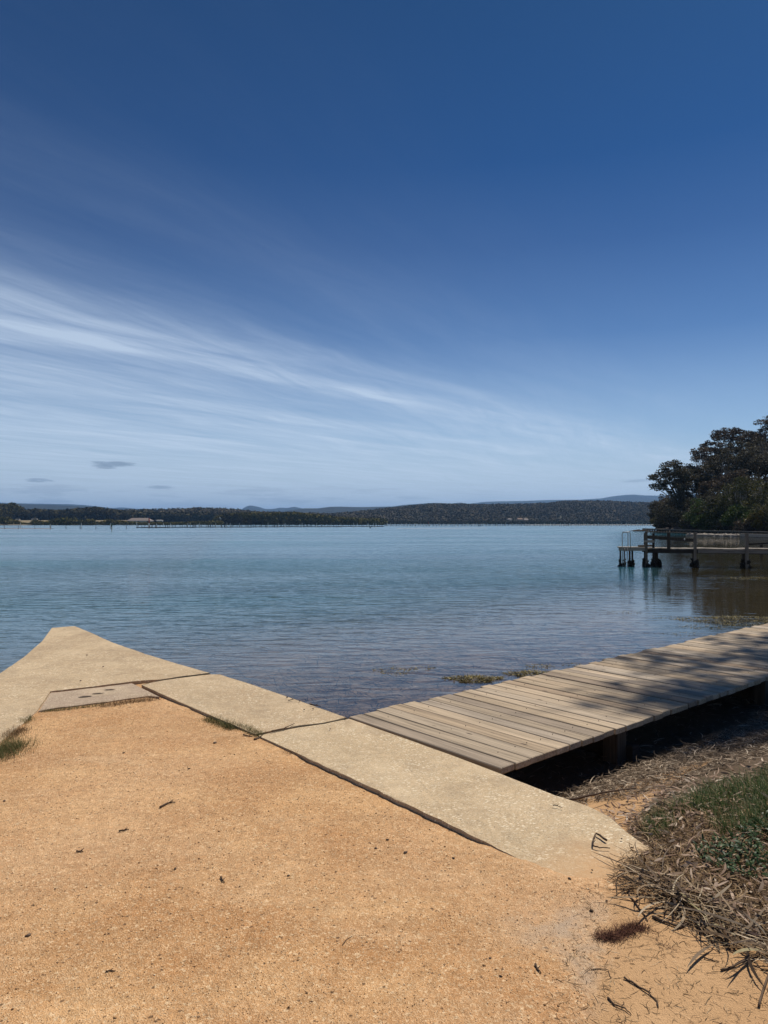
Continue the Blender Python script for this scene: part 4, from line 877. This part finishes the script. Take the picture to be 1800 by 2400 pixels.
# distinct trees and bushes of the far shore
def farbush(name, label, cat, px, Y, top, wpx, mat, seed, low=.05):
    X = XZ(px, 1200, Y)[0]
    return tree(name, label, cat, px, Y, top, wpx/F*Y, mat, m_bark, 22, 900, wpx/F*Y*.09, low=low, X=X, dome=.75, gz=-.2)
farbush('tree', 'big round-headed tree at the far left shore', 'tree', 27, 950, 1178, 46, m_mang, 1, .3)
farbush('mangrove_bush', 'widest rounded mangrove on the left shore, right of the dry field', 'bush', 146, 694, 1217, 58, m_mang, 2)
farbush('mangrove_bush', 'rounded mangrove in front of the dry field', 'bush', 86, 694, 1219, 28, m_mang, 3)
farbush('mangrove_bush', 'mangrove bush at the left end of the far shore', 'bush', 12, 694, 1214, 40, m_mang, 4)
farbush('mangrove_bush', 'long low mangrove in front of the tall dark trees', 'bush', 205, 694, 1220, 44, m_mang, 5)
farbush('mangrove_bush', 'mangrove left of the farmhouse roof', 'bush', 262, 694, 1219, 36, m_mang, 6)
farbush('tree', 'dark rounded tree at the left end of the mangrove wood', 'tree', 530, 775, 1204, 36, m_gmid, 7)
farbush('tree', 'dark tree second from the left end of the mangrove wood', 'tree', 556, 775, 1203, 26, m_gmid, 8)
# beaches and sandbars
def strip(name, pts, z, mat, kind='structure', w0=6):
    V = []; Fc = []
    for i, (px, Y) in enumerate(pts):
        X = XZ(px, 1200, Y)[0]; wd = w0*math.sin(math.pi*(i+.5)/len(pts))+.3; V += [(X, Y-wd, z-.25), (X, Y, z), (X, Y+wd*3, z-.3)]
    for i in range(len(pts)-1):
        a = i*3; Fc += [(a, a+3, a+4, a+1), (a+1, a+4, a+5, a+2)]
    o = link(name, npmesh(name, V, Fc), mat, smooth=True); return tag(o, kind=kind)
strip('beach', [(-60, 682), (-20, 686), (5, 688), (20, 689), (40, 690), (60, 690), (75, 688)], WL+.5, m_beach, w0=3)
m_bar = N('wet_sandbar').bsdf((.40, .30, .20), .6)
strip('sandbar', [(930, 270), (960, 272), (1000, 275), (1040, 276), (1080, 280), (1110, 285), (1140, 290)], WL+.06, m_bar, w0=4)
strip('far_beach', [(1230, 700), (1300, 720), (1380, 730), (1450, 740), (1540, 760), (1640, 780)], WL+.4, m_beach, w0=14)
strip('shell_bank', [(-60, 262), (0, 262), (30, 258), (60, 256), (90, 254), (115, 252), (122, 252)], WL+.16, m_rock, w0=2)

# farm house and far cottages
m_roof = N('faded_pink_roof').bsdf((.20, .165, .15), .8)
m_wall = N('white_weatherboard').bsdf((.36, .34, .31), .8)
m_dkw = N('dark_window').bsdf((.03, .03, .035), .3)
def house(name, label, px, py, Y, wpx, hpx, roofm, wallm, rh=.55, depth=12):
    X, Z = XZ(px, py, Y); wm = wpx/F*Y; hm = hpx/F*Y; root = empty(name, (X, Y, Z-hm)); tag(root, label, 'house')
    b = MB(); b.box((0, 0, hm*(1-rh)/2), (wm*.9, depth, hm*(1-rh))); b.build('wall', wallm, root)
    z0 = hm*(1-rh); b = MB(); hw = wm/2; hd = depth/2+.6; rg = hw*.72
    b.add([(-hw, -hd, z0), (hw, -hd, z0), (hw, hd, z0), (-hw, hd, z0), (-rg, 0, hm), (rg*.9, 0, hm), (-hw, -hd, z0-.2), (hw, -hd, z0-.2), (hw, hd, z0-.2), (-hw, hd, z0-.2)],
          [(0,1,5,4), (1,2,5), (2,3,4,5), (3,0,4), (6,7,1,0), (7,8,2,1), (8,9,3,2), (9,6,0,3)]); b.build('roof', roofm, root)
    for k in range(max(2, int(wm/7))):
        b = MB(); b.box((-wm*.38+k*wm*.76/max(1, int(wm/7)-1 or 1), -depth/2-.02, z0*.5), (1.5, .1, z0*.5)); b.build('window', m_dkw, root)
    return root
house('farmhouse', 'long low farmhouse with faded pinkish roof on the left shore', 329, 1214, 770, 56, 12, m_roof, m_wall)
house('shed', 'flat white shed right of the pinkish farmhouse', 374, 1218.5, 770, 15, 4, m_wall, m_wall, .3, 5)
house('cottage', 'left one of two brown-roofed cottages on the hill shore', 1218, 1214, 1050, 14, 6, N('brown_roof').bsdf((.16, .10, .07), .8), N('tan_wall').bsdf((.30, .22, .15), .8))
house('cottage', 'right one of two brown-roofed cottages on the hill shore', 1232, 1215, 1050, 11, 6, m_roof, N('tan_wall2').bsdf((.33, .22, .14), .8))
house('cottage', 'pale cottage left of the two brown-roofed ones', 1194, 1215, 1050, 10, 4, m_roof, m_wall)
def caravan(label, px, py, Y, wm):
    X, Z = XZ(px, py, Y); o = empty('caravan', (X, Y, Z-1.9)); tag(o, label, 'caravan', 'white vehicles on the paddock')
    b = MB(); b.box((0, 0, 1.2), (wm, 2.2, 1.7), ch=.3); b.build('body', m_wall, o); b = MB(); b.box((wm*.1, -1.13, 1.4), (wm*.5, .06, .5)); b.build('window', m_dkw, o)
caravan('white caravan parked at the tree edge behind the dry field, the larger', 81, 1216, 940, 7.5); caravan('smaller white vehicle at the left of the dry field', 42, 1216.5, 940, 5.5)

# ------------------------------------------------------------ oyster lease posts
m_wp = rampmat('whitewashed_post', [(0, (.42, .40, .36)), (1, (.62, .60, .55))], .8); m_dp = rampmat('tarred_post', [(0, (.02, .02, .02)), (1, (.05, .045, .04))], .9)
def mpost(name, label, px, y0, y1, wd, mat, group, lean=0.0):
    Y = (HC-WL)/((y1-1226)/F); X = XZ(px, 1200, Y)[0]; zt = XZ(px, y0, Y)[1]
    b = MB(); b.tube([(0, 0, -1.2), (lean*.4, 0, (zt-WL)*.5), (lean, 0, zt-WL)], [wd*.55, wd*.5, wd*.42], 7); b.lump((0, 0, .1), (wd*.8, wd*.8, .16), .25, seg=(6, 4))
    o = b.build(name, mat); o.location = (X, Y, WL); return tag(o, label, 'post', group)
GW = 'white lease posts standing in the bay'; GD = 'thin dark lease posts standing in the bay'
for px, y0, y1, lb in ((48, 1225, 1238, 'leaning white post, leftmost in the bay'), (118, 1228, 1240, 'second white post from the left in the bay'), (191, 1226, 1239, 'white post in front of the widest mangrove bush'), (259, 1226, 1238, 'white post beside the green channel beacon'), (320.5, 1222, 1237, 'white post in front of the farmhouse roof'), (347.5, 1226, 1237.5, 'white post beside the red beacon')):
    mpost('lease_post', lb, px, y0, y1, .26, m_wp, GW, random.uniform(-.12, .12))
for px in (11, 43, 82, 119.5, 155, 188, 225, 297): mpost('lease_post', 'thin dark post in the row left of the oyster racks', px, 1231.5, 1239.5, .16, m_dp, GD, 0)
wl = [366.5, 383, 400, 440, 446, 467, 506, 532, 540, 561, 628, 652, 668, 708, 742, 776, 799, 829, 837, 863, 875, 881]
for i, px in enumerate(wl): mpost('lease_post', 'pale post rising above the oyster racks', px, 1225+random.random()*2, 1235.5+random.random()*2.5, .20, m_wp, 'pale posts above the oyster racks', random.uniform(-.1, .1))
for px in np.arange(905, 1540, 11.3): mpost('lease_post', 'tiny pale post in the far row across the bay', px+random.uniform(-3, 3), 1225.5+random.random()*1.5, 1232+random.random(), .42, m_wp, 'far row of pale posts', 0)
# beacons
def beacon(label, px, y0, y1, cols, wd=.3):
    Y = (HC-WL)/((y1-1226)/F); X = XZ(px, 1200, Y)[0]; zt = XZ(px, y0, Y)[1]-WL; o = empty('channel_beacon', (X, Y, WL)); tag(o, label, 'beacon')
    b = MB(); b.tube([(0, 0, -1.5), (0, 0, zt*.98)], wd*.35, 8); b.build('pole', cols[1], o)
    b = MB(); b.tube([(0, 0, zt*.55), (0, 0, zt)], wd*.6, 10); b.build('topmark', cols[0], o)
    b = MB(); b.tube([(0, 0, zt*.22), (0, 0, zt*.45)], wd*.75, 10); b.build('collar', m_wp, o)
m_gb = N('beacon_green').bsdf((.02, .07, .05), .6); m_rb = N('beacon_red').bsdf((.30, .03, .02), .6)
beacon('dark green channel beacon with white collar on the left', 262, 1227, 1244, (m_gb, m_wp)); beacon('tall red channel beacon in front of the farmhouse', 349.5, 1214, 1237, (m_rb, m_rb), .36)
beacon('slim white channel beacon at the middle of the racks', 862, 1220, 1234, (m_dp, m_wp)); beacon('dark beacon with pale base on the far right water', 1334, 1222, 1232.5, (m_dp, m_wp), .4)
beacon('thin dark beacon left of the middle of the far posts', 1004, 1223, 1233, (m_rb, m_dp), .3)
b = MB(); b.lump((0, 0, .15), (.28, .28, .35), .15); b.tube([(0, 0, 0), (0, 0, .7)], .05, 6)
X, Y = P(868, 1238, WL); o = b.build('buoy', m_dp, smooth=True); o.location = (X, Y, WL); tag(o, 'small dark buoy floating alone in front of the racks', 'buoy')
# oyster racks: rail and posts
k = 0
places = ['first from the left', 'second from the left', 'third from the left', 'fourth from the left', 'fifth from the left', 'sixth from the left', 'seventh from the left', 'eighth from the left']
rk = [(320, 390, 1237.5), (385, 455, 1237), (450, 520, 1236.5), (515, 590, 1236.5), (585, 655, 1236), (650, 720, 1235.5), (715, 800, 1235.5), (795, 900, 1234.8)]
for i, (a, b_, wy) in enumerate(rk):
    Y = (HC-WL)/((wy-1226)/F); X0, X1 = XZ(a, 1200, Y)[0], XZ(b_, 1200, Y)[0]; L = X1-X0
    o = empty('oyster_rack', (X0, Y, WL)); tag(o, 'dark timber oyster rack, %s in the row across the bay' % places[i], 'oyster rack', 'oyster racks')
    b = MB(); b.beam((0, 0, .22), (L, 0, .22), .4, .26); b.beam((0, 6, .26), (L, 6, .26), .4, .26); b.build('rail', m_dp, o)
    n_ = int(L/1.0)
    for q in range(n_):
        b = MB(); x_ = L*(q+random.uniform(.1, .9))/n_; hh_ = random.uniform(.9, 1.7); b.box((x_, random.choice((-.28, 6.32)), hh_/2-.3), (.2, .14, hh_+.6)); b.build('post', m_dp, o)
for i, (a, b_, wy, lb) in enumerate(((900, 1130, 1233.3, 'nearest dark oyster rack of the far row'), (1120, 1330, 1232.6, 'middle dark oyster rack of the far row'), (1320, 1545, 1232.0, 'rightmost dark oyster rack of the far row'))):
    Y = (HC-WL)/((wy-1226)/F); X0, X1 = XZ(a, 1200, Y)[0], XZ(b_, 1200, Y)[0]; L = X1-X0
    o = empty('oyster_rack', (X0, Y, WL)); tag(o, lb, 'oyster rack', 'oyster racks')
    b = MB(); b.beam((0, 0, .25), (L, 0, .25), .4, .14); b.build('rail', m_dp, o)
    for q in range(56):
        b = MB(); b.box((L*(q+random.random())/56, 0, .1), (.2, .2, 1.3+random.random()*.5)); b.build('post', m_dp, o)
b = MB(); X, Z = XZ(517, 1219, 772); b.tube([(.9, 0, -3.6), (.8, 0, -1.2), (.2, 0, 1.0), (-1.0, 0, 2.2)], [.35, .55, .5, .2], 7); o = b.build('bent_trunk', m_wp, smooth=True); o.location = (X, 772, Z); o.scale = (1.5, 1.5, 1.5)
tag(o, 'white curved trunk leaning at the left end of the mangrove wood', 'trunk')
b = MB(); X, Z = XZ(530, 1236, 300); b.beam((-.25, 0, -.8), (.25, 0, 1.2), .25, .25); o = b.build('leaning_stake', m_wp); o.location = (X, 300, WL); tag(o, 'leaning white stake among the dark rack posts', 'stake')

# ------------------------------------------------------------ haze
hz = N('haze_air'); pv = hz.n('ShaderNodeVolumePrincipled', {'Color': (.28, .55, 1.0, 1), 'Density': 8.5e-5, 'Anisotropy': .2}); hz.t.links.new(pv.outputs[0], hz.out.inputs['Volume'])
b = MB(); bm = bmesh.new(); bmesh.ops.create_cube(bm, size=1); me = bpy.data.meshes.new('haze'); bm.to_mesh(me); bm.free()
zmin = float(V[:, 2].min()) if False else -12
o = link('haze', me, hz.m); o.scale = (34000, 17000, 380); o.location = (0, 8300, -12+190); tag(o, 'thin bluish summer air over the bay', 'haze', kind='stuff')

# ------------------------------------------------------------ sky
wd = bpy.data.worlds.new('World'); SC.world = wd; wd.use_nodes = True; nt = wd.node_tree; nt.nodes.clear()
s = N.__new__(N); s.t = nt
sky = s.n('ShaderNodeTexSky', sky_type='NISHITA'); sky.sun_disc = False; sky.sun_elevation = R(SUN_EL); sky.sun_rotation = R(SUN_AZ)
sky.altitude = 0; sky.air_density = 1.0; sky.dust_density = .3; sky.ozone_density = 2.5
d = s.n('ShaderNodeTexCoord').outputs['Generated']; sx = s.n('ShaderNodeSeparateXYZ', {0: d}); x, y, z = sx.outputs
zc = s.math('MAXIMUM', z, .004); u = s.math('DIVIDE', x, zc); v = s.math('DIVIDE', y, zc)
uv = s.n('ShaderNodeCombineXYZ', {0: u, 1: v, 2: 0.0}).outputs[0]
warp = s.math('MULTIPLY', s.math('SUBTRACT', s.noise(s.mapping(uv, (.35, .35, 1)), 1.0, 3, .5), .5), .6)
pp = s.math('ADD', s.math('SUBTRACT', s.math('MULTIPLY', u, .76), s.math('MULTIPLY', v, .65)), warp)
qq = s.math('ADD', s.math('MULTIPLY', u, .65), s.math('MULTIPLY', v, .76))
pn = s.math('DIVIDE', s.math('ADD', pp, 12.0), 12.0, clamp=True)          # -12..0
bandr = s.ramp(pn, [(0, .9), (.30, .88), (.48, .86), (.545, .66), (.585, .82), (.625, .46), (.655, .64), (.69, .85), (.72, .62), (.765, .20), (.80, .08), (.835, .09), (.86, .03), (.93, .0), (1, .0)])
cv = s.n('ShaderNodeCombineXYZ', {0: s.math('MULTIPLY', pp, 2.8), 1: s.math('MULTIPLY', qq, .42), 2: 0.0}).outputs[0]
cn = s.noise(cv, 1.0, 12, .68, .35); cn2 = s.noise(s.n('ShaderNodeCombineXYZ', {0: s.math('MULTIPLY', pp, 1.1), 1: s.math('MULTIPLY', qq, .3), 2: 3.0}).outputs[0], 1.0, 5, .6, .8)
fib = s.noise(s.n('ShaderNodeCombineXYZ', {0: s.math('ADD', s.math('MULTIPLY', pp, 3.2), s.math('MULTIPLY', qq, 1.1)), 1: s.math('MULTIPLY', qq, .35), 2: 9.0}).outputs[0], 1.0, 10, .7, .8)
bandr = s.math('MULTIPLY', bandr, s.ramp(fib, [(.32, .65), (.68, 1.28)]))
cl = s.math('MULTIPLY', bandr, s.math('MULTIPLY', s.ramp(cn, [(.30, .5), (.7, 1.25)]), s.ramp(cn2, [(.3, .55), (.62, 1.15)])), clamp=True)
# streaks lose contrast close to the horizon
hzf = s.ramp(z, [(0, 1), (.04, .8), (.12, .42), (.25, .10), (.45, 0)])
base = sky.outputs[0]
base = s.mix(1.0, base, s.ramp(z, [(0, (1.1, 1.1, 1.1)), (.12, (.52, .76, 1.0)), (.22, (.25, .50, .80)), (.36, (.105, .315, .60)), (.6, (.095, .275, .48))]), 'MULTIPLY')
CW = s.n('ShaderNodeRGB'); CW.outputs[0].default_value = (8.0, 9.5, 11.4, 1)
HW = s.n('ShaderNodeRGB'); HW.outputs[0].default_value = (7.0, 8.6, 10.3, 1)
c = s.mix(s.math('MULTIPLY', hzf, .85), base, HW.outputs[0])
c = s.mix(s.math('MULTIPLY', cl, .74), c, CW.outputs[0])
# small flat grey clouds low over the hills
az = s.math('DIVIDE', x, s.math('MAXIMUM', y, .05)); 
lowv = s.n('ShaderNodeCombineXYZ', {0: s.math('MULTIPLY', az, 9.0), 1: s.math('MULTIPLY', z, 80.0), 2: 0.0}).outputs[0]
ln = s.ramp(s.noise(lowv, 1.0, 5, .6), [(.50, 0), (.60, 1)])
lm = s.math('MULTIPLY', ln, s.math('MULTIPLY', s.ramp(z, [(.018, 0), (.026, 1), (.045, .8), (.06, 0)]), s.ramp(s.math('ADD', az, .6), [(0, 1), (.65, .8), (.8, 0)])))
c = s.mix(s.math('MULTIPLY', lm, .35), c, (3.0, 3.7, 4.9, 1))
def puff(a0, z0, ra, rz, k):
    global c
    dx_ = s.math('DIVIDE', s.math('SUBTRACT', az, a0), ra); dz_ = s.math('DIVIDE', s.math('SUBTRACT', z, z0), rz)
    r2 = s.math('ADD', s.math('MULTIPLY', dx_, dx_), s.math('MULTIPLY', dz_, dz_)); r2 = s.math('ADD', r2, s.math('MULTIPLY', s.math('SUBTRACT', s.noise(lowv, 5.0, 4, .6), .5), 2.6))
    c = s.mix(s.math('MULTIPLY', s.ramp(r2, [(.2, 1), (1.0, 0)]), k), c, (2.0, 2.7, 3.9, 1))
puff((265-900)/F, .078, .036, .0045, .6); puff((245-900)/F, .0735, .02, .003, .5); puff((92-900)/F, .054, .022, .003, .5); puff((375-900)/F, .048, .024, .003, .45); puff((1495-900)/F, .056, .03, .0025, .3)
bg = s.n('ShaderNodeBackground', {'Color': c, 'Strength': .08}); wo = s.n('ShaderNodeOutputWorld'); nt.links.new(bg.outputs[0], wo.inputs['Surface'])

sl = bpy.data.lights.new('sun', 'SUN'); sl.energy = 4.9; sl.angle = R(.53); sl.color = (1, .93, .81)
so = bpy.data.objects.new('sun', sl); COL.objects.link(so)
sd = Vector((math.sin(R(SUN_AZ))*math.cos(R(SUN_EL)), math.cos(R(SUN_AZ))*math.cos(R(SUN_EL)), math.sin(R(SUN_EL))))
so.rotation_euler = sd.to_track_quat('Z', 'Y').to_euler()

# ------------------------------------------------------------ camera
cd = bpy.data.cameras.new('camera'); cam = bpy.data.objects.new('camera', cd); COL.objects.link(cam); SC.camera = cam
cam.location = (0, 0, HC); cam.rotation_euler = (R(90)+PIT, 0, 0)
cd.sensor_fit = 'VERTICAL'; cd.sensor_height = 24; cd.lens = 24*F/2400; cd.clip_start = .05; cd.clip_end = 40000
SC.view_settings.view_transform = 'Standard'; SC.view_settings.look = 'None'; SC.view_settings.exposure = 0; SC.view_settings.gamma = 1
SC.cycles.transparent_max_bounces = 12
